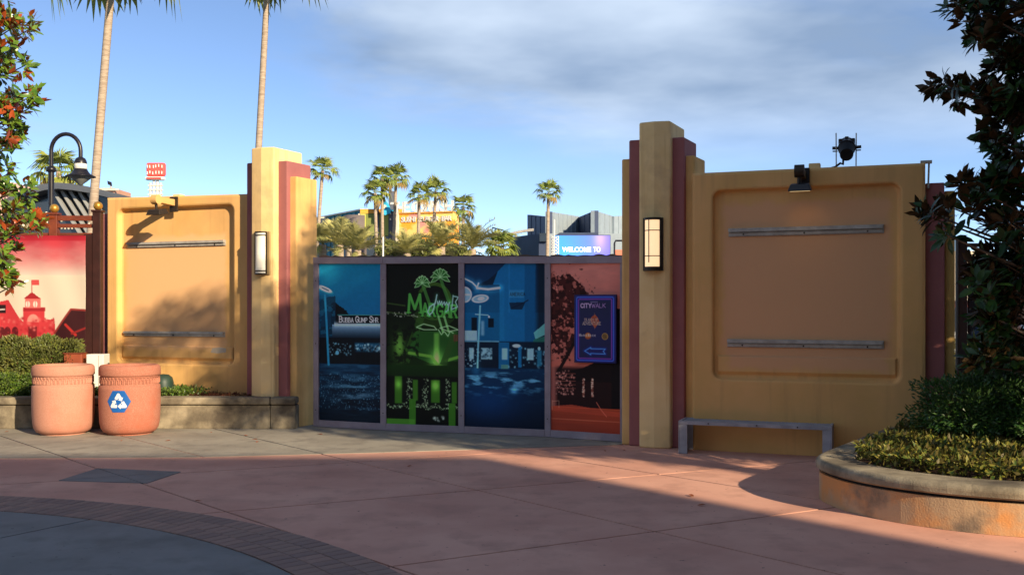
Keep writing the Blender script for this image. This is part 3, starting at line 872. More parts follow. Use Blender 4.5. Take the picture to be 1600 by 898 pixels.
def sconce_lit():
    u, z0 = FR.hit(1019.5, 423, 0.03); z1 = FR.hit(1019.5, 340, 0.03)[1]; hw = .105; vf = .008
    t = thing('wall_lantern', 'glowing lantern with dark grid frame on the shaded tower', 'wall lamp', FR((u, 0, z0)))
    MB(FR).box((u - hw - .015, vf - .03, z0), (u + hw + .02, vf + .012, z1)).build('backplate', M_DARKM, t, bevel=.004)
    n = 12; r = hw - .012
    P = [(u + r * math.cos(math.pi * k / n), vf + .0125 + r * .8 * math.sin(math.pi * k / n)) for k in range(n + 1)]
    MB(FR).prism(P, z0 + .05, z1 - .03).build('glass', emitmat('lit_opal_glass', (1.0, .66, .37), .62), t)
    def half(r, za, zb_, nm):
        P = [(u + r * math.cos(math.pi * k / n), vf + .0126 + r * .84 * math.sin(math.pi * k / n)) for k in range(n + 1)]
        MB(FR).prism(P, za, zb_).build(nm, M_DARKM, t)
    half(hw, z0, z0 + .05, 'base_cap'); half(hw, z1 - .03, z1, 'top_cap')
    H = z1 - z0
    half(r + .006, z0 + H * .27, z0 + H * .285, 'band'); half(r + .006, z0 + H * .75, z0 + H * .765, 'band')
    for s in (-1, 1):
        MB(FR).box((u + s * (hw - .006) - .009, vf + .0122, z0 + .0502), (u + s * (hw - .006) + .009, vf + .04, z1 - .0302)).build('side_strip', M_DARKM, t)
    MB(FR).tube([(u - .03, vf + .0125 + r * .83, z0 + .1), (u - .03, vf + .0125 + r * .83, z1 - .028)], .006, 6).build('upright', M_DARKM, t)
sconce_lit()

# ------------------------------------------------------------------ printed hoarding across the gateway
HB = [(494, 667), (599, 673), (721, 677.5), (856, 683.5), (974, 691.5)]      # foot of each post in the photo
HP = [gnd(*p) for p in HB]
hoard = thing('construction_hoarding', 'mauve framed hoarding of four large night photo prints across the gateway', 'hoarding', (HP[2].x, HP[2].y, 0))
ZT = [at(494, 402, HP[0].y).z, at(599, 402, HP[1].y).z, at(721, 401, HP[2].y).z, at(856, 401, HP[3].y).z, at(974, 400, HP[4].y).z]
def hframe(i):
    a, b = HP[i], HP[i + 1]; d = (b - a); l = d.length
    return Frame(a.x, a.y, d.x, d.y), l
PW = .085
for i in range(5):
    fr, l = hframe(min(i, 3)); u = 0 if i < 4 else l
    hw = PW / 2
    MB(fr).box((u - hw, -.06, .012), (u + hw, .012, ZT[i] - .09)).build('post', M_FRAME, hoard, bevel=.004)
    for zz in (.25, 1.2, 2.1):
        MB(fr).tube([(u, .0115, zz), (u, .016, zz)], .008, 6).build('screw', M_DARKM, hoard)
for i in range(4):
    fr, l = hframe(i)
    b = MB(fr); b.add([(-.04 if i == 0 else .0, y, z) for y in (-.06, .02) for z in (ZT[i] - .09, ZT[i])] + [(l + .0, y, z) for y in (-.06, .02) for z in (ZT[i + 1] - .09, ZT[i + 1])],
        [(0, 1, 3, 2), (4, 6, 7, 5), (0, 2, 6, 4), (1, 5, 7, 3), (2, 3, 7, 6), (0, 4, 5, 1)])
    b.build('top_rail', M_FRAME, hoard, bevel=.004)
    b = MB(fr); b.box((PW / 2 + .001, -.05, .012), (l - PW / 2 - .001, .010, .105)); b.build('bottom_rail', M_FRAME, hoard, bevel=.004)
    b = MB(fr); n = 24
    tops = [ZT[i] + (ZT[i + 1] - ZT[i]) * k / n + .012 + .022 * abs(math.sin(k * .7 + i)) * (1 if (k // 7) % 2 == 0 else .4) for k in range(n + 1)]
    V = []; 
    for y in (-.085, -.062):
        for k in range(n + 1): V += [(l * k / n, y, .1), (l * k / n, y, tops[k])]
    m_ = 2 * (n + 1)
    Fc = [(2 * k, 2 * k + 2, 2 * k + 3, 2 * k + 1) for k in range(n)] + [(m_ + 2 * k, m_ + 2 * k + 1, m_ + 2 * k + 3, m_ + 2 * k + 2) for k in range(n)] + [(2 * k + 1, 2 * k + 3, m_ + 2 * k + 3, m_ + 2 * k + 1) for k in range(n)]
    b.add(V, Fc); b.build('plywood_backing', mat('weathered_plywood', srgb(120, 96, 82), .9, c2=srgb(98, 78, 68), scale=5), hoard)

def panel_canvas(i, base):
    fr, l = hframe(i)
    w = l - PW + .01; h = (ZT[i] + ZT[i + 1]) / 2 - .09 - .105 + .01
    return fr, Canvas(w, h, 190, 430, base), w, h
def place_panel(i, c, fr, label):
    off = rootloc(hoard)
    def pos(x, y):
        u = PW / 2 - .005 + x; z = .10 + c.h - y
        return np.stack([fr.o.x + fr.u.x * u - off.x, fr.o.y + fr.u.y * u - off.y, z - off.z], axis=1) + np.array([fr.n.x, fr.n.y, 0]) * (-.012)
    me = c.mesh('printed_panel', pos, M_PRINT, gain=1.42)
    o = link('printed_panel', me, hoard); o['label'] = label
# --- panel 1: blue night waterfront
fr, c, w, h = panel_canvas(0, (2, 14, 24))
c.vgrad(0, h * .40, (10, 112, 148), (16, 92, 140))
c.glow(w * .1, h * .03, w * .3, h * .1, (30, 60, 50), .5)
nz = c.noise(.10, .07, 3); edge = h * (.25 + .42 * np.clip(c.X / w - .22, 0, 1) ** 1.3) + (nz - .5) * .16
c.mix(((c.Y > edge) & (c.Y < h * .6) & (c.X > w * .2)) * 1.0, (6, 12, 18))
c.mix(((c.Y > h * .19 + nz * .1) & (c.Y < h * .6) & (c.X < w * .27)) * .85, (8, 44, 66)); c.mix((nz > .58) * (c.X < w * .26) * (c.Y > h * .2) * (c.Y < h * .5) * .7, (20, 90, 120))
c.vgrad(h * .385, h * .47, (120, 160, 190), (12, 28, 42), w * .22, w); c.mix(np.exp(-((c.Y - h * .385) / (h * .015)) ** 2) * (c.X > w * .25) * .8, (190, 215, 225))
c.rect(w * .31, h * .327, w + .1, h * .378, (6, 10, 16)); c.line([(w * .31, h * .325), (w, h * .325)], .012, (60, 130, 130))
c.text('BUBBA GUMP SHR', w * .335, h * .371, .062, (222, 228, 228), wr=.58, sp=.16, w=.17, serif=True, first=1.35)
c.rect(0, h * .47, w, h * .64, (3, 12, 20))
c.rect(w * .58, h * .50, w, h * .555, (30, 96, 130), .8, soft=.03); c.specks(w * .6, h * .505, w, h * .55, 60, .012, (170, 210, 220), 4); c.specks(w * .58, h * .50, w, h * .56, 40, .014, (4, 14, 24), 9)
c.specks(w * .15, h * .50, w * .52, h * .58, 46, .011, (120, 180, 200), 6)
c.ell(w * .3, h * .565, .03, .03, (90, 160, 200)); 
for k in range(5): c.rect(w * (.6 + .08 * k), h * .57, w * (.66 + .08 * k), h * .62, (2, 8, 14), .9)
st = c.noise(.3, .05, 8, 6)
c.vgrad(h * .635, h, (10, 50, 78), (3, 18, 30)); c.mix(np.clip((st - .5) * 5, 0, 1) * (c.Y > h * .64) * .6 * np.exp(-((c.Y / h - .80) / .11) ** 2 - ((c.X / w - .62) / .35) ** 2), (120, 165, 190))
c.mix(np.clip((st - .55) * 5, 0, 1) * (c.Y > h * .63) * (c.Y < h * .8) * .3, (60, 120, 150)); c.mix(np.clip((.48 - st) * 5, 0, 1) * (c.Y > h * .63) * .5, (2, 10, 18)); c.specks(0, h * .70, w, h * .92, 420, .006, (90, 140, 170), 33)
c.line([(w * .10, h * .2), (w * .13, h * .4), (w * .16, h * .64)], .035, (36, 130, 170)); c.ell(w * .1, h * .165, .15, .045, (40, 140, 160), 1, .35); c.ell(w * .1, h * .16, .13, .035, (190, 200, 205), 1, .35); c.line([(w * .05, h * .15), (w * .16, h * .17)], .012, (20, 60, 80))
c.mix(c.noise(.03, .03, 14) * .10, (0, 10, 20))
place_panel(0, c, fr, 'blue night waterfront print with white lettering')
# --- panel 2: green neon front
fr, c, w, h = panel_canvas(1, (12, 16, 8))
c.vgrad(h * .3, h * .7, (16, 26, 8), (22, 60, 8)); c.vgrad(0, h * .3, (14, 16, 12), (14, 22, 10))
gr = (86, 190, 40)
c.ell(w * .66, h * .235, .26, .26, (74, 130, 24), .8, ring=.18); c.ell(w * .66, h * .33, .3, .14, (52, 104, 20), .5)
c.poly([(w * .2, h * .62), (w * .45, h * .31), (w * .55, h * .31), (w * .32, h * .62)], (58, 120, 26), .6)
c.poly([(w * .40, h * .42), (w * .98, h * .42), (w * .98, h * .60), (w * .62, h * .62), (w * .30, h * .56)], (40, 120, 30), .75)
c.rect(w * .66, h * .43, w * .73, h * .62, (120, 220, 60), .8, soft=.03); c.glow(w * .70, h * .60, w * .1, h * .06, (120, 190, 60), .9); c.glow(w * .18, h * .52, w * .07, h * .07, (110, 180, 50), .9)
c.line([(w * .32, h * .555), (w * .62, h * .575), (w * .70, h * .62)], .04, (130, 220, 50), .8); c.line([(w * .82, h * .60), (w, h * .575)], .04, (130, 220, 50), .8)
c.poly([(w * .74, h * .62), (w * .9, h * .43), (w * .97, h * .43), (w * .83, h * .63)], (48, 100, 26), .8)
c.rect(w * .16, h * .43, w * .22, h * .55, (110, 190, 50), .5, soft=.03)
nz = c.noise(.07, .06, 21, 5); c.mix(np.clip((nz - .52) * 9, 0, 1) * (c.X < w * .45) * (c.Y > h * .38) * (c.Y < h * .62) * .8, (10, 18, 4))
c.vgrad(h * .63, h * .71, (20, 62, 8), (18, 46, 8)); c.rect(0, h * .70, w, h, (8, 14, 6), .9, soft=.03)
for x0, x1, y0, y1 in ((.12, .22, .70, .87), (.37, .44, .72, .85), (.62, .74, .72, .86), (.9, .97, .73, .86)): c.rect(w * x0, h * y0, w * x1, h * y1, (70, 160, 20), .85, soft=.02)
c.glow(w * .68, h * .755, w * .05, h * .03, (120, 180, 60), .8); c.glow(w * .17, h * .75, w * .05, h * .03, (120, 180, 60), .6)
for k in range(3): c.specks(w * (.28, .5, .82)[k], h * .71, w * (.36, .58, .88)[k], h * .88, 60, .008, (200, 240, 170), 30 + k)
for k in range(60):
    x = (k + .5) / 60; c.specks(w * x, h * (.865 + .02 * abs(math.sin(x * 14))), w * x + .01, h * (.885 + .02 * abs(math.sin(x * 14))), 2, .009, (190, 235, 160), 50 + k)
c.rect(w * .32, h * .84, w * .41, h, (64, 150, 20), .95); c.rect(w * .86, h * .86, w * .95, h, (64, 150, 20), .95); c.rect(0, h * .965, w * .4, h, (84, 180, 30), .9)
c.specks(w * .65, h * .94, w * .82, h * .975, 14, .014, (210, 230, 200), 77)
c.line([(0, h * .245), (w * .26, h * .262)], .022, (60, 96, 30), .8); 
c.line([(0, h * .300), (w * .5, h * .335)], .018, (80, 120, 50), .6); c.specks(0, h * .297, w * .46, h * .33, 30, .008, (230, 240, 210), 15)
c.text('M', w * .31, h * .305, .25, (8, 22, 6), wr=.60, sp=.1, w=.26, serif=True); c.text('ARGAR', w * .50, h * .325, .17, (8, 24, 6), wr=.50, sp=.12, w=.32, serif=True, slope=.05)
x1_ = c.text('M', w * .31, h * .305, .25, (78, 196, 60), wr=.60, sp=.1, w=.15, serif=True)
c.text('ARGAR', w * .50, h * .325, .17, (76, 190, 58), wr=.50, sp=.12, w=.17, serif=True, slope=.05)
for (px_, py_, s_) in ((.50, .125, .12), (.745, .09, .145)):
    tx, ty = w * px_, h * py_
    c.line([(tx, ty), (tx + .06, ty + .16), (tx + .13, ty + .34)], .045, (70, 160, 50), .8)
    for a_ in range(8):
        an = math.radians(-200 + a_ * 31); ex, ey = tx + s_ * math.cos(an), ty + s_ * .9 * math.sin(an) + .02
        mx_, my_ = tx + s_ * .6 * math.cos(an), ty + s_ * .75 * math.sin(an) - .015
        c.poly([(tx, ty), (mx_ - .03 * math.sin(an), my_ + .03 * math.cos(an)), (ex, ey), (mx_ + .03 * math.sin(an), my_ - .03 * math.cos(an))], (44, 130, 36))
        c.line([(tx, ty), (mx_ - .03 * math.sin(an), my_ + .03 * math.cos(an)), (ex, ey), (mx_ + .03 * math.sin(an), my_ - .03 * math.cos(an)), (tx, ty)], .009, (170, 240, 150), .9)
for x0 in (.72, .80): c.line([(w * x0, h * .33), (w * (x0 + .06), h * .42)], .03, (130, 220, 110), .9)
for pts in ([(.42, .395), (.52, .375), (.66, .39), (.7, .41), (.52, .41), (.42, .395)], [(.74, .40), (.86, .385), (.99, .41), (.86, .42), (.74, .40)], [(.72, .41), (.76, .44), (.80, .42), (.85, .45), (.88, .42), (.92, .43)]):
    c.line([(w * a_, h * b_) for a_, b_ in pts], .011, (180, 245, 160), .95, glow=.02, gcol=(30, 90, 20))
neon = (170, 240, 215)
c.line([(w * .70, h * .195), (w * .685, h * .23), (w * .64, h * .30), (w * .60, h * .32), (w * .575, h * .30), (w * .60, h * .27), (w * .68, h * .245)], .016, neon, .95, glow=.035, gcol=(30, 110, 70))
c.line([(w * .705, h * .235), (w * .715, h * .255), (w * .735, h * .232), (w * .745, h * .255), (w * .765, h * .235), (w * .775, h * .258), (w * .80, h * .238), (w * .81, h * .26), (w * .83, h * .24), (w * .85, h * .26), (w * .87, h * .242), (w * .85, h * .29), (w * .82, h * .30)], .013, neon, .95, glow=.03, gcol=(30, 110, 70))
c.line([(w * .92, h * .2), (w * .90, h * .285), (w * .98, h * .27), (w * .95, h * .24), (w * .99, h * .21), (w * .93, h * .205)], .014, neon, .95, glow=.03, gcol=(30, 110, 70))
c.rect(w * .925, h * .44, w * .985, h * .48, (120, 70, 40), .9)
c.line([(w * .955, h * .44), (w * .94, h * .49)], .01, (90, 60, 30))
gy = c.A.mean(axis=2, keepdims=True); c.A = (c.A * .74 + gy * .26) * .84
place_panel(1, c, fr, 'green neon restaurant front print with palm logo')
# --- panel 3: blue street
fr, c, w, h = panel_canvas(2, (4, 40, 66))
c.vgrad(0, h * .3, (12, 44, 76), (10, 60, 96)); c.vgrad(h * .3, h * .56, (14, 84, 128), (10, 66, 104))
c.poly([(w * .36, h * .13), (w * .42, h * .05), (w * .52, 0), (w * .88, 0), (w * .86, h * .56), (w * .44, h * .56), (w * .44, h * .13)], (16, 98, 148))
c.rect(w * .75, 0, w * .89, h * .56, (10, 74, 116), .7, soft=.02); c.rect(w * .55, 0, w * .57, h * .3, (30, 120, 170), .5); c.rect(w * .44, h * .13, w * .50, h * .56, (22, 112, 160), .6, soft=.02)
c.poly([(w * .36, h * .13), (w * .42, h * .05), (w * .30, h * .1), (w * .12, h * .14)], (8, 30, 50))
c.rect(w * .9, 0, w, h * .56, (6, 22, 34), .8, soft=.06); c.poly([(w * .86, h * .42), (w, h * .36), (w, h * .43), (w * .88, h * .46)], (110, 190, 180), .8); c.poly([(w * .86, h * .46), (w, h * .44), (w, h * .47), (w * .82, h * .52)], (40, 110, 90), .8)
c.rect(0, h * .17, w * .44, h * .48, (14, 96, 140), .6)
c.line([(0, h * .09), (w * .10, h * .115), (w * .16, h * .145), (w * .18, h * .12)], .02, (200, 240, 250), .9, glow=.05, gcol=(60, 110, 120))
c.line([(w * .16, h * .15), (w * .3, h * .158), (w * .44, h * .15)], .03, (210, 245, 250), .9, glow=.05, gcol=(60, 110, 120))
c.ell(0, h * .19, .11, .11, (200, 222, 230)); c.ell(0, h * .19, .09, .09, (60, 120, 150), .5); c.rect(0, h * .185, w * .07, h * .195, (210, 225, 230))
c.ell(w * .2, h * .215, .125, .055, (214, 228, 232), 1, -.12); c.ell(w * .2, h * .215, .10, .04, (40, 100, 130), .5, -.12); c.ell(w * .21, h * .215, .05, .026, (214, 228, 232), 1, -.12)
c.rect(w * .09, h * .33, w * .16, h * .41, (4, 20, 34)); c.rect(w * .30, h * .335, w * .37, h * .39, (4, 20, 34)); c.rect(w * .0, h * .41, w * .16, h * .47, (180, 205, 215), .8); c.line([(w * .14, h * .31), (w * .3, h * .315)], .012, (150, 200, 220))
c.rect(w * .21, h * .35, w * .25, h * .44, (170, 200, 210), .6, soft=.03); c.ell(w * .31, h * .325, .014, .014, (240, 250, 250))
c.text('AMERICA', w * .57, h * .198, .042, (8, 30, 50), wr=.55, sp=.25, w=.2); c.rect(w * .56, h * .163, w * .74, h * .21, (120, 190, 220), .25); c.poly([(w * .56, h * .24), (w * .76, h * .235), (w * .72, h * .28), (w * .58, h * .28)], (8, 26, 44), .8); c.line([(w * .6, h * .27), (w * .7, h * .25), (w * .79, h * .225)], .014, (10, 30, 50))
c.rect(0, h * .475, w, h * .635, (4, 22, 38), .9, soft=.02); c.line([(0, h * .475), (w * .43, h * .475)], .02, (120, 180, 200), .7); c.rect(w * .43, h * .48, w * .56, h * .64, (18, 100, 148), .9)
for x0, x1 in ((.06, .12), (.21, .35), (.47, .54), (.78, .86)): c.rect(w * x0, h * .515, w * x1, h * .585, (150, 195, 205), .9, soft=.015)
c.specks(w * .2, h * .51, w * .36, h * .59, 26, .012, (10, 40, 60), 3); c.specks(0, h * .50, w * .2, h * .63, 40, .010, (170, 215, 230), 5); c.specks(w * .55, h * .50, w, h * .63, 46, .012, (130, 195, 215), 6)
c.rect(w * .67, h * .5, w * .71, h * .63, (20, 110, 160), .9); c.ell(w * .65, h * .50, .06, .024, (170, 200, 220)); c.rect(w * .90, h * .525, w * .955, h * .62, (40, 120, 150), .8, soft=.02); c.ell(w * .925, h * .515, .02, .025, (130, 180, 190))
c.rect(w * .46, h * .615, w * .55, h * .64, (90, 140, 120), .8)
c.line([(w * .2, h * .26), (w * .175, h * .5), (w * .165, h * .66)], .026, (120, 185, 210), .9)
c.vgrad(h * .64, h, (6, 44, 74), (2, 16, 32)); st = c.noise(.2, .05, 18, 6)
c.mix(np.clip((st - .54) * 6, 0, 1) * (c.Y > h * .64) * .8 * np.exp(-((c.Y / h - .71) / .07) ** 2), (110, 180, 210)); c.glow(w * .62, h * .77, w * .05, h * .02, (80, 130, 150), .8)
c.glow(w * .3, h * .85, w * .4, h * .12, (4, 30, 60), .7); c.glow(w * .15, h * .64, w * .05, h * .05, (40, 90, 110), .5)
c.mix(c.noise(.025, .025, 24) * .10, (0, 10, 20))
place_panel(2, c, fr, 'blue night street print with oval signs')
# --- panel 4: red dusk
fr, c, w, h = panel_canvas(3, (160, 84, 70))
c.vgrad(0, h * .62, (206, 120, 104), (190, 92, 72)); nz = c.noise(.4, .14, 41); c.mix((nz - .35) * .9, (150, 80, 76))
nz = c.noise(.09, .08, 43, 5)
crown = np.exp(-(((c.X - w * .14) / (w * .36)) ** 2 + ((c.Y - h * .30) / (h * .23)) ** 2)) + np.exp(-(((c.X - w * .40) / (w * .18)) ** 2 + ((c.Y - h * .17) / (h * .08)) ** 2)) * .75 + np.exp(-(((c.X - w * .1) / (w * .2)) ** 2 + ((c.Y - h * .1) / (h * .06)) ** 2)) * .55 + np.exp(-(((c.X - w * .2) / (w * .2)) ** 2 + ((c.Y - h * .5) / (h * .07)) ** 2)) * .5
c.mix(np.clip((crown * 1.1 + (nz - .5) * 1.5 - .62) * 9, 0, 1), (46, 12, 10)); c.mix(np.clip((crown * 1.1 + (c.noise(.04, .04, 44, 4) - .5) * 2.4 - .95) * 9, 0, 1) * .35, (112, 40, 32)); c.mix(np.clip((c.noise(.05, .05, 47, 4) - .62) * 14, 0, 1) * (crown > .3) * .8, (196, 104, 88))
c.line([(w * .09, h * .66), (w * .2, h * .58), (w * .33, h * .48), (w * .42, h * .40)], .045, (30, 8, 8))
c.rect(w * .08, h * .62, w, h * .87, (26, 6, 6), .93, soft=.06); c.poly([(w * .26, h * .64), (w * .46, h * .62), (w * .66, h * .58), (w, h * .58), (w, h * .7), (w * .26, h * .7)], (22, 5, 6)); c.rect(w * .87, h * .27, w, h * .86, (16, 4, 6))
c.specks(w * .08, h * .64, w * .34, h * .78, 90, .010, (230, 150, 130), 61); 
for k in range(5): c.line([(w * .06, h * (.66 + .022 * k)), (w * .36, h * (.655 + .022 * k))], .007, (190, 96, 80), .7)
for x0 in (.46, .585): c.rect(w * x0, h * .68, w * (x0 + .03), h * .79, (190, 100, 76), .55); c.specks(w * x0, h * .68, w * (x0 + .03), h * .79, 26, .008, (255, 210, 180), int(x0 * 100))
c.vgrad(h * .855, h, (190, 66, 34), (150, 50, 28)); c.poly([(0, h * .855), (w * .3, h * .84), (w, h * .875), (w, h * .9), (0, h * .88)], (204, 70, 40), .8); c.rect(0, h * .925, w, h * .932, (226, 120, 80), .5); c.mix(c.noise(.5, .03, 51) * .35 * (c.Y > h * .86), (110, 34, 22))
c.line([(w * .02, h * .82), (w * .02, h * .875)], .012, (210, 140, 110), .7); c.line([(w * .02, h * .825), (w * .12, h * .82), (w * .12, h * .86)], .01, (210, 140, 110), .6); c.line([(w * .66, h * .82), (w * .72, h * .86), (w * .8, h * .9)], .012, (220, 100, 70), .8)
gy = c.A.mean(axis=2, keepdims=True); c.A = (c.A * .86 + gy * .14) * .92
place_panel(3, c, fr, 'red dusk print with tree silhouette')

# directional sign hung on the hoarding
fr, l = hframe(3)
us0, zs0 = fr.hit(897, 566, .05); us1, zs1 = fr.hit(963, 460, .05)
sg = thing('direction_sign', 'navy direction sign with neon coloured border and left arrow on red print', 'sign', fr((us0, 0, zs0)))
MB(fr).box((us0, .0155, zs0), (us1, .049, zs1)).build('board', mat('navy_board', srgb(20, 18, 80), .5, c2=srgb(16, 14, 64), scale=5), sg, bevel=.004)
c = Canvas(us1 - us0 - .012, zs1 - zs0 - .012, 112, 180, (20, 12, 70)); w, h = c.w, c.h
c.glow(w * .5, h * .55, w * .5, h * .3, (6, 4, 40), .5)
def rrect(x0, y0, x1, y1, r):
    P = []
    for cx_, cy_, a0 in ((x1 - r, y0 + r, -90), (x1 - r, y1 - r, 0), (x0 + r, y1 - r, 90), (x0 + r, y0 + r, 180)):
        for k in range(5): a_ = math.radians(a0 + 22.5 * k); P.append((cx_ + r * math.cos(a_), cy_ + r * math.sin(a_)))
    return P + [P[0]]
c.line(rrect(w * .055, h * .03, w * .945, h * .97, .02), .014, (70, 110, 235), 1, glow=.03, gcol=(20, 40, 140))
c.line(rrect(w * .10, h * .06, w * .90, h * .94, .015), .009, (168, 70, 190), 1, glow=.014, gcol=(60, 10, 80))
xe_ = c.text('CITY', w * .155, h * .185, .052, (226, 190, 232), wr=.68, sp=.22, w=.24); c.text('WALK', xe_ - .003, h * .185, .052, (214, 160, 228), wr=.74, sp=.18, w=.13)
c.rect(w * .39, h * .095, w * .57, h * .108, (170, 150, 200), .8)
c.poly([(w * .5, h * .285), (w * .56, h * .33), (w * .60, h * .38), (w * .56, h * .44), (w * .5, h * .49), (w * .44, h * .44), (w * .385, h * .37), (w * .42, h * .325)], (200, 84, 40)); c.ell(w * .49, h * .385, .045, .05, (150, 40, 36), .8); c.line([(w * .49, h * .265), (w * .49, h * .5)], .006, (220, 150, 80), .7)
c.text('ISLANDS OF', w * .245, h * .383, .031, (226, 196, 170), wr=.5, sp=.2, w=.17, serif=True); c.text('ADVENTURE', w * .205, h * .44, .036, (226, 196, 170), wr=.6, sp=.2, w=.17, serif=True)
c.ell(w * .33, h * .605, .043, .043, (226, 130, 40)); c.ell(w * .33, h * .605, .043, .043, (150, 60, 30), 1, ring=.12); c.rect(w * .27, h * .63, w * .39, h * .645, (170, 50, 30), .8)
for k, ch in enumerate(('H', 'A', 'R', 'D')): c.text(ch, w * (.12 + .052 * k), h * .612, .030 if k == 0 else .022, (236, 226, 220), wr=.6, w=.24)
for k, ch in enumerate(('R', 'O', 'C', 'K')): c.text(ch, w * (.335 + .052 * k), h * .612, .030 if k == 0 else .022, (236, 226, 220), wr=.6, w=.24)
c.ell(w * .74, h * .61, .043, .043, (150, 112, 50)); c.ell(w * .74, h * .61, .043, .043, (210, 160, 80), 1, ring=.14); c.mix((c.noise(.015, .015, 70) > .52) * (np.hypot(c.X - w * .74, c.Y - h * .61) < .034) * .6, (90, 60, 30))
ar = [(.25, .83), (.40, .775), (.40, .795), (.75, .795), (.70, .83), (.75, .87), (.40, .865), (.40, .885), (.25, .83)]
c.line([(w * a_, h * b_) for a_, b_ in ar], .010, (90, 170, 255), 1, glow=.022, gcol=(10, 60, 160))
off = rootloc(sg)
def pos(x, y):
    u = us0 + .006 + x; z = zs1 - .006 - y
    return np.stack([fr.o.x + fr.u.x * u + fr.n.x * .051 - off.x, fr.o.y + fr.u.y * u + fr.n.y * .051 - off.y, z - off.z], axis=1)
link('printed_face', c.mesh('printed_face', pos, vcolmat('sign_print', .35, .4)), sg)

# ------------------------------------------------------------------ bench against the right wall
FB = Frame(gnd(1060, 708).x, gnd(1060, 708).y)
LB = 1.72; HBn = .385; DB = .40
bench = thing('metal_bench', 'low grey metal bench with mesh seat against the shaded wall', 'bench', FB((LB / 2, -.2, 0)))
M_BENCH = mat('worn_grey_steel', srgb(168, 170, 178), .5, c2=srgb(140, 142, 150), scale=6, metal=.1, c3=srgb(98, 74, 60), scale3=9, lo3=.66, hi3=.75)
for u0 in (0, LB - .012):
    MB(FB).box((u0, -DB, .001), (u0 + .012, 0, HBn - .0425)).build('leg_plate', M_BENCH, bench, bevel=.003)
    for v in (-.035, -DB):
        ua = u0 + .0125 if u0 == 0 else u0 - .0905
        MB(FB).box((ua, v, .001), (ua + .09, v + .03, HBn - .0425)).build('leg_rib', M_BENCH, bench, bevel=.003)
fr_ = MB(FB)
fr_.box((0, -.03, HBn - .042), (LB, 0.0, HBn)); fr_.box((0, -DB, HBn - .042), (LB, -DB + .03, HBn)); fr_.box((0, -DB + .03, HBn - .042), (.03, -.03, HBn)); fr_.box((LB - .03, -DB + .03, HBn - .042), (LB, -.03, HBn))
fr_.build('seat_frame', M_BENCH, bench, bevel=.003)
b = MB(FB); step = .045; n = int((LB + DB) / step)
for s in (1, -1):
    for k in range(-8, n + 8):
        a0 = k * step
        pts = []
        ua, ub = (a0, a0 + s * (DB - .06))
        va, vb = -.03, -DB + .03
        # clip to the frame
        def cl(u, v, u2, v2):
            lo, hi = .03, LB - .03
            t0, t1 = 0, 1; du = u2 - u
            for bound, sg_ in ((lo, 1), (hi, -1)):
                f0, f1 = (u - bound) * sg_, (u2 - bound) * sg_
                if f0 < 0 and f1 < 0: return None
                if f0 < 0: t0 = max(t0, f0 / (f0 - f1))
                if f1 < 0: t1 = min(t1, f0 / (f0 - f1))
            return None if t1 - t0 < .02 else ((u + du * t0, v + (v2 - v) * t0), (u + du * t1, v + (v2 - v) * t1))
        q = cl(ua, va, ub, vb)
        if q:
            (x0, y0), (x1, y1) = q; dx_, dy_ = x1 - x0, y1 - y0; l = math.hypot(dx_, dy_); nx_, ny_ = -dy_ / l * .005, dx_ / l * .005
            zt = HBn - .006 - (.003 if s > 0 else 0)
            b.prism([(x0 - nx_, y0 - ny_), (x1 - nx_, y1 - ny_), (x1 + nx_, y1 + ny_), (x0 + nx_, y0 + ny_)], zt - .006, zt)
o = b.build('seat_mesh', M_BENCH, bench); o['kind'] = 'stuff'
for uu in (.35, .9, 1.35):
    MB(FB).tube([(uu, -.001, HBn - .021), (uu, .005, HBn - .021)], .009, 8).build('bolt', M_DARKM, bench)

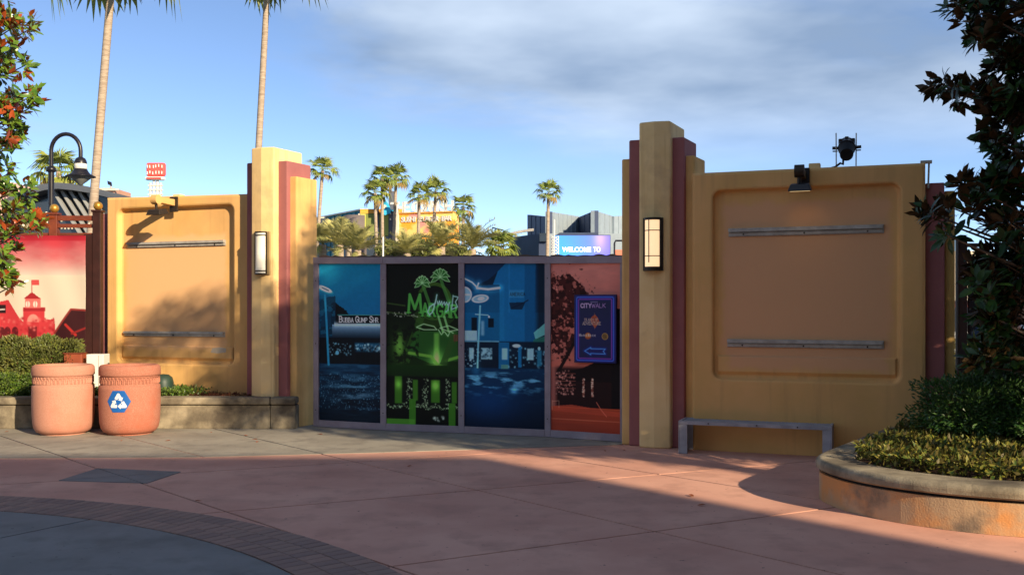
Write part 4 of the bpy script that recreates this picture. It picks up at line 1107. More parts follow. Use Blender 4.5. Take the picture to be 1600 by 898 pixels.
# ------------------------------------------------------------------ terracotta bins
def bin_(px, d, label, m, decal):
    c = Vector(((px - CX) / F * d, d, 0.006))
    t = thing('concrete_bin', label, 'bin', c, 'terracotta coloured concrete bins')
    Rr = .392; S = .935
    prof = [(.285, 0), (.285, .018), (.305, .022), (.34, .04), (.368, .085), (.384, .16), (.392, .3), (.396, .45), (.395, .60), (.391, .655), (.384, .662), (.376, .665), (.376, .785), (.384, .792), (.394, .797), (.398, .81), (.398, .87), (.392, .905), (.378, .926), (.36, S), (.335, .932), (.322, .92), (.318, .88), (.318, .60), (.05, .58), (.001, .58)]
    MB().lathe(prof, 64, c).build('body', m, t)
    b = MB(); n = 46
    for k in range(n):
        w0 = 2 * math.pi * k / n; hw = math.pi / n * .62
        P = []
        for q in range(7):
            a = math.pi * q / 6; P.append((w0 - hw * math.cos(a), .735 + .018 * math.sin(a)))
        P = [(w0 - hw, .690)] + P + [(w0 + hw, .690)]
        b.tube([(c.x + .378 * math.cos(a), c.y + .378 * math.sin(a), c.z + z) for a, z in P],   .0095, 4, smooth=False, cap=False)
        P2 = [(w0 - hw * 1.4, .772), (w0 - hw * .3, .775), (w0 + hw * .5, .765), (w0, .757), (w0 - hw * .5, .765)]
        b.tube([(c.x + .378 * math.cos(a), c.y + .378 * math.sin(a), c.z + z) for a, z in P2], .0085, 4, smooth=False, cap=False)
    b.build('relief_band', m, t)
    MB().lathe([(.300, .862), (.300, .87), (.312, .874), (.312, .6), (.30, .6), (.30, .862)], 40, c).build('liner', M_DARKIN, t)
    if decal:
        sz = .33; cv = Canvas(sz, sz * .88, 120, 106, (24, 92, 168)); w, h = cv.w, cv.h
        wt = (238, 236, 226); cx_, cy_ = w / 2, h / 2 + .008
        ux, uy = cv.X - cx_, cv.Y - cy_ - .004
        fs = [ux * math.cos(math.radians(90 + 120 * k)) + uy * math.sin(math.radians(90 + 120 * k)) for k in range(3)]
        f_ = np.maximum(np.maximum(fs[0], fs[1]), fs[2])
        band = (f_ > .030) & (f_ < .070) & (np.hypot(ux, uy) < .120)
        for k in range(3):
            a = math.radians(90 + 120 * k); al = -ux * math.sin(a) + uy * math.cos(a)
            on = (fs[k] >= f_ - 1e-9)
            head = (al > -.030) & (al < .008) & (np.abs(fs[k] - .050) < (.008 - al) * .98)
            band = (band & ~((al > -.030) & (al < .018) & on)) | head
        cv.mix(band * 1.0, wt)
        cv.mix(cv.noise(.02, .02, 9) * .12, (20, 60, 110))
        ang0 = math.atan2(-c.y, -c.x) + math.radians(0)
        # aim the decal so that it sits at the photo's place on the bin
        zc = at(203, 627, d - .39).z - c.z
        U = cv.X - w / 2; Vv = h / 2 - cv.Y
        hexm = (np.abs(Vv) < h / 2 * .985) & (np.abs(U) + np.abs(Vv) * .577 < w / 2 * .985)
        def pos(x, y):
            rr_ = .3985; aa = -math.pi / 2 + (x - w / 2) / rr_; zz = zc + h / 2 - y
            return np.stack([rr_ * np.cos(aa), rr_ * np.sin(aa), zz], axis=1)
        me = cv.mesh('recycling_sticker', pos, vcolmat('sticker_print', .4, .5), hexm)
        link('recycling_sticker', me, t)
    return t
bin_(99, 13.50, 'plain terracotta concrete bin at the left end of the pair', M_TERRA, False)
bin_(203, 13.50, 'terracotta concrete bin with blue and white recycling sticker', M_TERRA2, True)

# ------------------------------------------------------------------ left planter
PLY = 14.0
xe = at(462, 671, PLY).x
plL = thing('planter_bed', 'long low concrete planter behind the terracotta bins', 'planter', (xe - 2, PLY, 0))
xs = [-9.2, -6.55, -5.02, xe - .36, xe]
for i in range(len(xs) - 1):
    a, b_ = xs[i] + .004, xs[i + 1] - .004
    MB().box((a, PLY, 0.007), (b_, PLY + .2, .335)).build('wall_block', M_CONC, plL, bevel=.01)
    MB().box((a, PLY - .035, .345), (b_, PLY + .26, .45)).build('cap_stone', M_CONC, plL, bevel=.025)
MB().box((-9.2, PLY + .02, .33), (xe - .01, PLY + .18, .3448)).build('bed_joint', M_JOINT, plL)
MB().box((xe - .2, PLY + .205, 0.007), (xe - .001, PLY + .5, .335)).build('wall_block', M_CONC, plL, bevel=.01)
MB().box((xe - .23, PLY + .262, .345), (xe + .0, PLY + .5, .45)).build('cap_stone', M_CONC, plL, bevel=.02)
g = MB(); NX, NY = 40, 14
V = []; 
for j in range(NY):
    for i in range(NX):
        x = -9.2 + (xe - .24 + 9.2) * i / (NX - 1); y = PLY + .21 + 2.6 * j / (NY - 1)
        V.append((x, y, .36 + .10 * min(1, j / 4) + R.uniform(-.015, .015)))
g.add(V, [(j * NX + i, j * NX + i + 1, (j + 1) * NX + i + 1, (j + 1) * NX + i) for j in range(NY - 1) for i in range(NX - 1)], True)
g.build('mulch_soil', M_SOIL, plL)
P = np.c_[NR.uniform(-4.7, xe - .26, 1500), PLY + .24 + NR.uniform(0, .5, 1500), np.full(1500, .40)]; P[:, 2] += NR.uniform(0, .07, 1500)
D = rand_dirs(1500); D[:, 2] *= .35
V, Fc = leaf_geo(P, D, rand_dirs(1500, 1.5), NR.uniform(.03, .08, 1500), NR.uniform(.008, .02, 1500))
o = link('bark_mulch', npmesh('bark_mulch', V, Fc, mat('red_bark_chips', srgb(112, 62, 40), .9, c2=srgb(70, 38, 26), scale=25)), None)
tag(o, 'reddish bark mulch at the foot of the sunlit wall', 'mulch', kind='stuff')

# ------------------------------------------------------------------ right planter with rounded corner
cap_z = .37
outl = [gnd(1600, 840), gnd(1494, 830), gnd(1393.6, 815.5), gnd(1327, 800.5), gnd(1297, 789.5), Vector((2.735, 8.85, 0)), Vector((2.83, 9.12, 0)), Vector((3.05, 9.45, 0)), Vector((3.42, 9.98, 0)), Vector((3.85, 10.62, 0)), Vector((4.28, 11.20, 0))]
outl = [Vector((9.0, 6.55, 0)), Vector((6.0, 6.85, 0)), Vector((4.6, 7.13, 0))] + outl
def smooth_poly(P, k=2):
    for _ in range(k):
        Q = [P[0]]
        for a, b_ in zip(P[:-1], P[1:]): Q += [a * .75 + b_ * .25, a * .25 + b_ * .75]
        P = Q + [P[-1]]
    return P
outl = smooth_poly(outl)
def offs(P, w):
    o_ = []
    for i, p in enumerate(P):
        t_ = (P[min(i + 1, len(P) - 1)] - P[max(i - 1, 0)]).normalized(); nn = Vector((t_.y, -t_.x, 0)); o_.append(p + nn * w)
    return o_
plR = thing('planter_bed', 'stained concrete planter with rounded corner in the right foreground', 'planter', (4.6, 8.6, 0))
def sweep(prof, nm, m, bev=0):
    b = MB(); V = []; n = len(prof)
    lines = [offs(outl, w_) for w_, _ in prof]
    for i in range(len(outl)):
        for (w_, z_), ln in zip(prof, lines): V.append((ln[i].x, ln[i].y, z_))
    Fc = [(i * n + k, i * n + (k + 1) % n, (i + 1) * n + (k + 1) % n, (i + 1) * n + k) for i in range(len(outl) - 1) for k in range(n)]
    Fc += [tuple(range(n - 1, -1, -1)), tuple((len(outl) - 1) * n + k for k in range(n))]
    b.add(V, Fc, False); o = b.build(nm, m, plR)
    return o
def fixn(o):
    import bmesh
    bm = bmesh.new(); bm.from_mesh(o.data); bmesh.ops.recalc_face_normals(bm, faces=bm.faces); bm.to_mesh(o.data); bm.free()
# offs(+) must point into the bed
s_in = 1 if (offs(outl, .1)[3] - Vector((6, 9, 0))).length < (outl[3] - Vector((6, 9, 0))).length else -1
o = sweep([(0, 0.002), (0, .245), (s_in * .22, .245), (s_in * .22, 0.002)], 'wall', M_CONCR); fixn(o)
o = sweep([(s_in * .03, .246), (s_in * .03, .268), (s_in * .2, .268), (s_in * .2, .246)], 'shadow_joint', M_JOINT); fixn(o)
cp = []
for k in range(7):
    a = math.pi / 2 * k / 6; cp.append((s_in * (.025 - .05 * math.sin(a)) if False else s_in * (-.03 + .05 * (1 - math.cos(a))), cap_z - .05 + .05 * math.sin(a)))
cp = [(s_in * .0, .269), (s_in * -.025, .285)] + cp + [(s_in * .30, cap_z), (s_in * .32, cap_z - .02), (s_in * .32, .269)]
o = sweep(cp, 'cap', M_CONC); fixn(o)
inn = offs(outl, s_in * .31)
bed = [(p.x, p.y) for p in inn] + [(9.0, 11.5)]
b = MB(); b.add([(x, y, cap_z - .05) for x, y in bed], [tuple(range(len(bed)))]); o = b.build('soil', M_SOIL, plR); fixn(o)
def inside(x, y, P):
    r_ = np.zeros(len(x), bool)
    for i in range(len(P)):
        (x0, y0), (x1, y1) = P[i], P[(i + 1) % len(P)]
        r_ ^= ((y0 > y) != (y1 > y)) & (x < (x1 - x0) * (y - y0) / (y1 - y0 + 1e-12) + x0)
    return r_

# ------------------------------------------------------------------ planting
M_GC = leafmat('ground_cover_leaf', srgb(58, 86, 34), srgb(138, 128, 52), srgb(92, 84, 44), .5, 26, spec=.25)
M_GC2 = leafmat('low_hedge_leaf', srgb(72, 110, 36), srgb(120, 140, 48), srgb(90, 110, 60), .4, 14)
M_SHR = leafmat('dark_shrub_leaf', srgb(48, 84, 34), srgb(70, 106, 40), srgb(70, 96, 56), .35, 9)
M_HEDGE = leafmat('clipped_hedge_leaf', srgb(92, 116, 48), srgb(128, 126, 58), srgb(110, 116, 70), .5, 7)
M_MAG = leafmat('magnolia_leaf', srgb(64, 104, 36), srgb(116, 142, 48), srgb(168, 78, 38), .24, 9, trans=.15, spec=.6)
M_MAGD = leafmat('shaded_magnolia_leaf', srgb(34, 60, 26), srgb(48, 76, 30), srgb(62, 48, 30), .35, 5, trans=.06, spec=.3)  # same leaf in darker tones, the right tree's shade put into the colour
M_TWIG = mat('twig', srgb(86, 70, 56), .9, c2=srgb(62, 50, 42), scale=12)

def ground_cover(name, label, xy, z, hgt, n_per, Lr, Wr, m, cat='ground cover'):
    n = len(xy)
    P = np.c_[xy, z + hgt * NR.random(n) ** .6]
    D = rand_dirs(n, .55)
    V, Fc = leaf_geo(P, D, rand_dirs(n, 1.2), NR.uniform(*Lr, n), NR.uniform(*Wr, n))
    o = link(name, npmesh(name, V, Fc, m)); tag(o, label, cat, kind='stuff'); return o
q = NR.uniform((2.6, 6.4), (8.0, 11.2), (60000, 2)); q = q[inside(q[:, 0], q[:, 1], bed)]
q = q[(q[:, 0] < .6 * q[:, 1] + .4)]
# keep away from the cap edge, roll down at the border
ground_cover('ground_cover', 'bronze and green leafy ground cover in the right planter', q[:17000], cap_z - .05, .17, 0, (.045, .085), (.02, .036), M_GC)
q = NR.uniform((-9.2, PLY + .22), (-4.45, PLY + 1.15), (15000, 2)); q = q[(q[:, 0] < -4.75) | (NR.random(len(q)) < .25)]
ground_cover('ground_cover', 'green leafy ground cover behind the terracotta bins', q, .40, .14, 0, (.035, .06), (.02, .03), M_GC2)

def shrub(name, label, cat, c, rad, n, Lr, Wr, m, group=None, boxy=False, lump=.15):
    t = thing(name, label, cat, c, group)
    b = MB()
    for k in range(7):
        a = k * .9; e = Vector((c[0] + rad[0] * .55 * math.cos(a), c[1] + rad[1] * .55 * math.sin(a), c[2] + rad[2] * 1.3))
        b.tube([Vector(c) - Vector((0, 0, .08)), Vector(c) * .5 + e * .5 + Vector((0, 0, -.05)), e], [.022, .014, .006], 5)
    b.build('stem', M_TWIG, t)
    d = rand_dirs(n)
    if boxy:
        p = NR.uniform(-1, 1, (n, 3)); ax = np.argmax(np.abs(p) + NR.random((n, 3)) * .3, axis=1)
        for k in range(n):
            if k % 5: p[k, ax[k]] = np.sign(p[k, ax[k]]) * NR.uniform(.86, 1.02)
        p *= 1 - .12 * np.clip(np.abs(p).sum(1, keepdims=True) - 2, 0, 1)
        p[:, 2] += lump * .5 * np.sin(p[:, 0] * 5) * np.sin(p[:, 1] * 4 + 1) * (p[:, 2] > 0)
    else:
        r_ = NR.random(n) ** .28
        lumps = 1 + lump * (np.sin(d[:, 0] * 7 + c[0]) * np.sin(d[:, 1] * 6 + 2) + np.sin(d[:, 2] * 8 + c[1]))
        p = d * (r_ * lumps)[:, None]
    P = p * np.array(rad) + np.array([0, 0, rad[2]])
    D = rand_dirs(n, .4) * .8 + p * .9
    V, Fc = leaf_geo(P, D, rand_dirs(n, 1.0), NR.uniform(*Lr, n), NR.uniform(*Wr, n))
    o = link('foliage', npmesh('foliage', V, Fc, m), t); o['kind'] = 'stuff'
    return t
gS = 'dark shrubs in the right planter'
shrub('dark_shrub', 'dark leafy shrub against the end of the shaded wall', 'shrub', (4.62, 9.75, .30), (.62, .55, .40), 9500, (.04, .07), (.016, .026), M_SHR, gS)
shrub('dark_shrub', 'dark leafy shrub at the right edge in front of the magnolia', 'shrub', (5.15, 9.05, .30), (.62, .5, .38), 9000, (.04, .07), (.016, .026), M_SHR, gS)
shrub('dark_shrub', 'dark leafy shrub half hidden behind the other planter shrubs', 'shrub', (5.5, 10.3, .30), (.7, .5, .48), 7000, (.04, .07), (.016, .026), M_SHR, gS)
a0, a1 = at(-30, 560, 14.75), at(124, 560, 14.75)
shrub('clipped_hedge', 'clipped flat topped hedge below the red banner', 'hedge', ((a0.x + a1.x) / 2, 14.80, .45), ((a1.x - a0.x) / 2, .17, .37), 22000, (.035, .065), (.018, .03), M_HEDGE, boxy=True, lump=.55)
gB = 'rounded shrubs in front of the hedge'
for px, w_, lab in ((8, .26, 'small rounded shrub at the left edge below the hedge'), (62, .30, 'small rounded shrub in the middle below the hedge'), (118, .22, 'small rounded shrub beside the white utility box')):
    p = at(px, 560, 14.45); shrub('rounded_shrub', lab, 'shrub', (p.x, 14.45, .42), (w_, .2, .17), 2600, (.028, .05), (.012, .022), M_GC2, gB)

# utility boxes and landscape light in the left bed
p = at(151, 575, 14.62)
t = thing('utility_box', 'small white electrical box beside the maroon wall pier', 'utility box', (p.x, 14.65, .45))
MB().box((p.x - .125, 14.55, .45), (p.x + .13, 14.78, at(151, 553, 14.6).z)).build('cabinet', M_WHITEM, t, bevel=.012)
MB().box((p.x + .055, 14.5485, .47), (p.x + .059, 14.5495, at(151, 555, 14.6).z)).build('door_seam', M_DARKM, t)
MB().tube([(p.x + .1, 14.549, .72), (p.x + .1, 14.535, .72)], .012, 8).build('latch', M_GALV, t)
MB().tube([(p.x + .165, 14.65, .45), (p.x + .165, 14.65, .88), (p.x + .165, 14.65, .9)], .014, 8).build('conduit', M_DARKM, t)
p = at(120, 567, 14.72)
t = thing('junction_cabinet', 'low brown junction cabinet beside the white utility box', 'utility box', (p.x, 14.7, .45))
MB().box((p.x - .15, 14.62, .45), (p.x + .115, 14.8, at(120, 552, 14.7).z)).build('cabinet', mat('brown_cabinet', srgb(150, 76, 48), .6, c2=srgb(132, 64, 42), scale=5), t, bevel=.012)
MB().box((p.x - .16, 14.61, at(120, 552, 14.7).z + .0005), (p.x + .12, 14.81, at(120, 552, 14.7).z + .014)).build('lid', M_BROWN, t)
p = at(251, 577, 14.5)
t = thing('irrigation_cover', 'dark green rounded cover behind the recycling bin', 'utility cover', (p.x, 14.6, .44))
b = MB()
b.lathe([(.15, 0), (.155, .1), (.15, .2), (.13, .27), (.08, .31), (.001, .32)], 18, (p.x, 14.6, .42)); b.build('dome', mat('dark_green_plastic', srgb(44, 66, 56), .5, c2=srgb(36, 56, 48), scale=6), t)
MB().lathe([(.17, 0), (.17, .03), (.15, .035)], 18, (p.x, 14.6, .42)).build('base_ring', M_DARKM, t)

# ------------------------------------------------------------------ magnolias
def oval_leaf_geo(P, D, U, Ln, Wd):
    n = len(P); D = D / np.maximum(np.linalg.norm(D, axis=1, keepdims=True), 1e-9)
    X = np.cross(D, U); X /= np.maximum(np.linalg.norm(X, axis=1, keepdims=True), 1e-9); Z = np.cross(X, D)
    Ln = Ln[:, None]; Wd = Wd[:, None]
    def q(x, y, z): return P + D * Ln * y + X * Wd * x + Z * Ln * z
    V = np.stack([q(0, 0, 0), q(.40, .3, .05), q(.46, .62, .03), q(0, 1, -.07), q(-.46, .62, .03), q(-.40, .3, .05), q(0, .3, .015), q(0, .62, 0)], axis=1).reshape(-1, 3)
    T = np.array([[0, 1, 6], [0, 6, 5], [6, 1, 2], [6, 2, 7], [5, 6, 7], [5, 7, 4], [7, 2, 3], [7, 3, 4]])
    return V, (np.arange(n)[:, None, None] * 8 + T[None]).reshape(-1, 3)
def magnolia(label, trunk, lobes, bulk, nbulk, Lr, maxleaf=300, seed=3, flowers=(), M_MAG=None):
    rg = np.random.default_rng(seed)
    t = thing('magnolia_tree', label, 'tree', trunk, 'magnolias in the planters')
    tr = Vector(trunk); topz = bulk[0][2] + bulk[1][2] * .8
    pts = [tr + Vector((0, 0, -.1)), tr + Vector((.04, .02, 1.0)), tr + Vector((-.03, .05, 2.4)), Vector((bulk[0][0], bulk[0][1], topz))]
    MB().tube(pts, [.13, .11, .085, .02], 9).build('trunk', M_BARK, t)
    C = []
    for (px, py, rpx, n, d0, d1) in lobes:
        for _ in range(n):
            a = rg.uniform(0, 2 * math.pi); r_ = rpx * math.sqrt(rg.random()); d = rg.uniform(d0, d1)
            C.append(at(px + r_ * math.cos(a), py + r_ * math.sin(a), d))
    nl = len(C)
    k = 0
    while k < nbulk:
        d = rg.normal(size=3); d /= np.linalg.norm(d); r_ = rg.random() ** .34
        p = np.array(bulk[0]) + d * r_ * np.array(bulk[1]) * (1 + .16 * math.sin(d[2] * 9 + d[0] * 5))
        px = CX + F * p[0] / p[1]; py = CY - F * (p[2] - EYE) / p[1]
        if p[2] < .9: k += 1; continue
        if bulk[2] is not None and not bulk[2](px, py): k += 1; continue
        C.append(Vector(p)); k += 1
    C = np.array([tuple(c) for c in C])
    # limbs out to a sample of the lobes
    bb = MB(); axis_top = Vector((bulk[0][0], bulk[0][1], topz))
    for i in list(range(0, nl, 4)) + list(range(nl, len(C), 60)):
        e = Vector(C[i]); f = min(.95, max(.12, (e.z - tr.z - .5) / max(.1, topz - tr.z)))
        s0 = tr.lerp(axis_top, f); mid = s0.lerp(e, .55) + Vector((0, 0, -.1))
        bb.tube([s0, mid, e], [.030, .016, .006], 5, cap=False)
    bb.build('limbs', M_BARK, t)
    nleaf = 10
    n = len(C) * nleaf
    ctr = np.array([bulk[0][0], bulk[0][1], 0])
    outd = C - ctr; outd[:, 2] = 0; outd /= np.maximum(np.linalg.norm(outd, axis=1, keepdims=True), .1)
    ax = outd * .55 + rg.normal(size=C.shape) * .45 + np.array([0, 0, .75]); ax /= np.linalg.norm(ax, axis=1, keepdims=True)
    A = np.repeat(ax, nleaf, axis=0); B = np.repeat(C, nleaf, axis=0)
    rnd = rg.normal(size=(n, 3)); side = np.cross(A, rnd); side /= np.maximum(np.linalg.norm(side, axis=1, keepdims=True), 1e-6)
    lev = np.tile(np.linspace(.15, 1, nleaf), len(C))[:, None]
    D = A * (1.1 - 1.0 * lev) + side * (.35 + .75 * lev) + rg.normal(size=(n, 3)) * .15 - np.array([0, 0, .25]) * lev
    P = B + A * (.06 - .10 * lev) + rg.normal(size=(n, 3)) * .015
    Ln = rg.uniform(*Lr, n) * (1.05 - .25 * (1 - lev[:, 0])); Wd = Ln * rg.uniform(.36, .46, n)
    # leaves in view, largest first, become parts of their own
    px = CX + F * P[:, 0] / P[:, 1]; py = CY - F * (P[:, 2] - EYE) / P[:, 1]
    vis = (px > 2) & (px < 1598) & (py > 2) & (py < 896) & (P[:, 1] > 1)
    score = np.where(vis, Ln / P[:, 1] * 10 - (np.arange(n) >= nl * nleaf) * .05, -1)
    order = np.argsort(-score); own = order[:maxleaf]; own = own[score[own] > 0]
    rest = np.ones(n, bool); rest[own] = False
    V, Fc = oval_leaf_geo(P[rest] - np.array(trunk), D[rest], A[rest], Ln[rest], Wd[rest])
    cro = link('crown', npmesh('crown', V, Fc, M_MAG), t); cro['kind'] = 'stuff'
        # a rounder blade for the leaves one can pick apart
    V2 = np.array([(0, 0, 0), (.15, .25, .04), (.21, .52, .05), (.15, .8, .02), (0, 1, -.06), (-.15, .8, .02), (-.21, .52, .05), (-.15, .25, .04), (0, .25, .01), (0, .52, .015), (0, .8, -.015)])
    F2 = [(0, 1, 8), (1, 2, 9), (8, 1, 9), (2, 3, 10), (9, 2, 10), (3, 4, 10), (0, 8, 7), (8, 9, 6), (7, 8, 6), (9, 10, 5), (6, 9, 5), (10, 4, 5)]
    lm = npmesh('leaf', V2, F2, M_MAG)
    for i in own:
        dv = Vector(D[i]).normalized(); xv = dv.cross(Vector(A[i])).normalized(); zv = xv.cross(dv)
        o = link('leaf', lm, t)
        o.matrix_local = Matrix.Translation(Vector(P[i]) - tr) @ Matrix((xv, dv, zv)).transposed().to_4x4() @ Matrix.Diagonal((Ln[i], Ln[i], Ln[i], 1))
    mf = mat('cream_petal', srgb(244, 236, 214), .5, c2=srgb(236, 222, 190), scale=20)
    for fx, fy, fd in flowers:
        f0 = at(fx, fy, fd); b = MB()
        for k in range(8):
            a = k * .785; e = Vector((math.cos(a), math.sin(a), .7 if k % 2 else .25)) * .085; s_ = Vector((-math.sin(a), math.cos(a), 0)) * .035
            b.add([f0, f0 + e * .6 + s_, f0 + e, f0 + e * .6 - s_], [(0, 1, 2, 3)])
        b.build('flower', mf, t)
    return t
D0, D1 = 8.7, 9.9
lobR = [(1508, 8, 26, 12, D0, D1), (1560, 18, 42, 36, D0, D1), (1540, 55, 18, 8, D0, D1), (1580, 90, 32, 30, D0, D1), (1472, 133, 12, 5, D0, D1), (1505, 140, 18, 9, D0, D1), (1550, 152, 30, 26, D0, D1), (1588, 165, 28, 26, D0, D1),
        (1545, 215, 12, 5, D0, D1), (1578, 225, 26, 18, D0, D1), (1513, 285, 14, 6, D0, D1), (1553, 290, 24, 15, D0, D1), (1588, 285, 24, 20, D0, D1), (1452, 335, 10, 5, D0, D1 - .4), (1478, 330, 12, 5, D0, D1), (1522, 325, 18, 8, D0, D1), (1480, 368, 10, 4, D0, D1 - .4), (1565, 345, 28, 18, D0, D1),
        (1592, 400, 34, 34, D0, D1), (1545, 412, 24, 18, D0, D1), (1525, 440, 12, 7, D0, D1), (1568, 470, 36, 36, D0, D1), (1545, 510, 24, 18, D0, D1), (1588, 540, 32, 30, D0, D1), (1540, 560, 20, 12, D0, D1)]
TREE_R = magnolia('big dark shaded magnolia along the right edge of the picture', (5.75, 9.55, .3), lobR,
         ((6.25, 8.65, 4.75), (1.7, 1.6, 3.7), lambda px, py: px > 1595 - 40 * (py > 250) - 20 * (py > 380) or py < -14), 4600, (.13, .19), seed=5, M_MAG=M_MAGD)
E0, E1 = 11.6, 12.6
lobL = [(5, 20, 22, 12, E0, E1), (30, 40, 18, 8, E0, E1), (48, 42, 12, 4, E0, E1), (8, 75, 22, 12, E0, E1), (12, 115, 20, 10, E0, E1), (38, 108, 10, 4, E0, E1), (5, 165, 20, 9, E0, E1), (30, 155, 18, 8, E0, E1), (52, 155, 12, 4, E0, E1), (20, 190, 22, 10, E0, E1), (8, 225, 18, 9, E0, E1), (26, 212, 10, 4, E0, E1),
        (5, 268, 12, 5, E0, E1), (8, 300, 14, 5, E0, E1), (40, 300, 14, 5, E0, E1), (18, 330, 18, 9, E0, E1), (45, 350, 18, 8, E0, E1), (66, 347, 9, 3, E0, E1), (10, 365, 18, 8, E0, E1), (12, 395, 14, 6, E0, E1), (8, 420, 14, 7, E0, E1), (12, 445, 12, 5, E0, E1)]
TREE_L = magnolia('sunlit magnolia with rust backed leaves at the left edge', (-7.9, 13.0, .4), lobL,
         ((-7.75, 12.6, 3.9), (1.3, 1.1, 2.8), lambda px, py: px < -8), 900, (.12, .17), seed=8, M_MAG=M_MAG, flowers=((13, 412, 11.7), (40, 357, 11.8)))

# ------------------------------------------------------------------ left fence, banner, street lamp
FD = 15.15
fence = thing('garden_fence', 'brown steel fence with gold ball finials behind the red banner', 'fence', (-7.2, FD, 0))
def fpost(px, zt, m):
    x = at(px, 400, FD).x
    MB().box((x - .062, FD - .06, 0), (x + .062, FD + .06, zt)).build('post', m, fence, bevel=.006)
    o = MB().box((x - .078, FD - .075, zt + .0005), (x + .078, FD + .075, zt + .035)).build('post_cap', m, fence, bevel=.006)
    MB().sphere((x, FD, zt + .10), .068, 16, 10).build('ball_finial', M_GOLD, fence)
    return x
M_FDARK = mat('dark_fence_steel', srgb(58, 30, 28), .5, c2=srgb(46, 24, 22), scale=6)
xa = fpost(85, at(85, 336, FD).z, M_BROWN); xb = fpost(153, at(153, 332, FD).z, M_FDARK); xc = fpost(-60, at(85, 336, FD).z, M_BROWN)
for ya, yb in ((337, 345), (350, 356), (364, 368)):
    za, zb_ = at(0, yb, FD).z, at(0, ya, FD).z
    for x0, x1 in ((xc + .063, xa - .063), (xa + .063, xb - .063)):
        MB().box((x0, FD - .025, za), (x1, FD + .025, zb_)).build('rail', M_BROWN, fence, bevel=.004)
for x0, x1 in ((xc + .07, xa - .07), (xa + .07, xb - .07)):
    MB().box((x0, FD + .0, .1), (x1, FD + .02, at(0, 369, FD).z)).build('infill_panel', M_FDARK, fence)
MB().box((at(134, 400, FD).x, FD - .055, .1), (at(146, 400, FD).x, FD - .0255, at(0, 366, FD).z)).build('gate_stile', M_FDARK, fence)

bx0, bx1 = at(-40, 400, 15.02).x, at(133, 400, 15.02).x; bz1, bz0 = at(0, 368, 15.02).z, .75
c = Canvas(bx1 - bx0, bz1 - bz0, 190, 230, (240, 226, 206)); w, h = c.w, c.h
def X_(px): return (at(px, 400, 15.02).x - bx0)
def Y_(py): return bz1 - at(0, py, 15.02).z
c.vgrad(0, Y_(430), (196, 40, 62), (240, 218, 204)); nz = c.noise(.5, .22, 3, 5)
c.mix(np.clip((nz - .45) * 4, 0, 1) * np.clip(1 - c.Y / Y_(425), 0, 1) * .8, (214, 62, 76)); c.mix(np.clip((.46 - nz) * 4, 0, 1) * np.clip(1 - c.Y / Y_(415), 0, 1) * .7, (236, 150, 150))
c.vgrad(0, Y_(376), (178, 32, 52), (196, 44, 62))
rd = (212, 58, 66); dk = (170, 34, 44); lt = (232, 116, 112)
c.poly([(X_(-40), Y_(480)), (X_(12), Y_(468)), (X_(30), Y_(497)), (X_(36), Y_(503)), (X_(84), Y_(498)), (X_(86), Y_(530)), (X_(-40), Y_(530))], rd)
c.rect(X_(36), Y_(482), X_(68), Y_(530), rd); c.rect(X_(36), Y_(480), X_(69), Y_(486), dk); c.rect(X_(39), Y_(466), X_(62), Y_(481), lt); c.poly([(X_(36), Y_(467)), (X_(49), Y_(456)), (X_(63), Y_(467))], dk)
for x in (43, 54): c.ell(X_(x), Y_(475), .03, .05, (250, 236, 224)); c.line([(X_(x), Y_(470)), (X_(x), Y_(480))], .008, rd)
c.line([(X_(49), Y_(457)), (X_(49), Y_(438))], .01, dk); c.poly([(X_(49), Y_(437)), (X_(60), Y_(437)), (X_(60), Y_(445)), (X_(49), Y_(445))], (222, 84, 84))
c.ell(X_(51), Y_(502), .085, .11, (238, 150, 140)); c.rect(X_(42), Y_(503), X_(60), Y_(522), (200, 52, 60)); c.rect(X_(44), Y_(510), X_(57), Y_(530), (110, 18, 28))
for x in (2, 11, 23): c.ell(X_(x), Y_(518), .05, .075, (96, 16, 26)); c.rect(X_(x - 4.5), Y_(518), X_(x + 4.5), Y_(530), (96, 16, 26))
c.rect(X_(-8), Y_(476), X_(8), Y_(489), (40, 20, 26)); c.line([(X_(-6), Y_(484)), (X_(6), Y_(483))], .02, (230, 220, 215))
for k in range(26): c.specks(X_(-20), Y_(496), X_(84), Y_(528), 3, .02, lt if k % 2 else dk, 100 + k)
c.poly([(X_(84), Y_(520)), (X_(110), Y_(482)), (X_(140), Y_(484)), (X_(140), Y_(640)), (X_(80), Y_(640))], (62, 20, 26)); c.line([(X_(84), Y_(520)), (X_(110), Y_(483)), (X_(140), Y_(485))], .03, (150, 50, 46)); c.line([(X_(102), Y_(507)), (X_(118), Y_(523))], .04, (196, 48, 44)); c.line([(X_(112), Y_(521)), (X_(134), Y_(512))], .03, (150, 36, 36))
c.rect(X_(-40), Y_(530), X_(84), Y_(700), (150, 40, 46), .9)
def pos(x, y):
    wav = .012 * np.sin(x * 5.1 + y * 1.5) + .008 * np.sin(x * 11 - y * 3.2) + .006 * np.sin(x * 2 + y * 6)
    return np.stack([bx0 + x, 15.035 + wav, bz1 - y], axis=1)
ban = link('printed_banner', c.mesh('printed_banner', pos, vcolmat('banner_print', .7, .2), gain=.8))
sol = ban.modifiers.new('cloth', 'SOLIDIFY'); sol.thickness = .004; sol.offset = -1
tag(ban, 'red and white printed banner of a turreted building hung on the fence', 'banner')

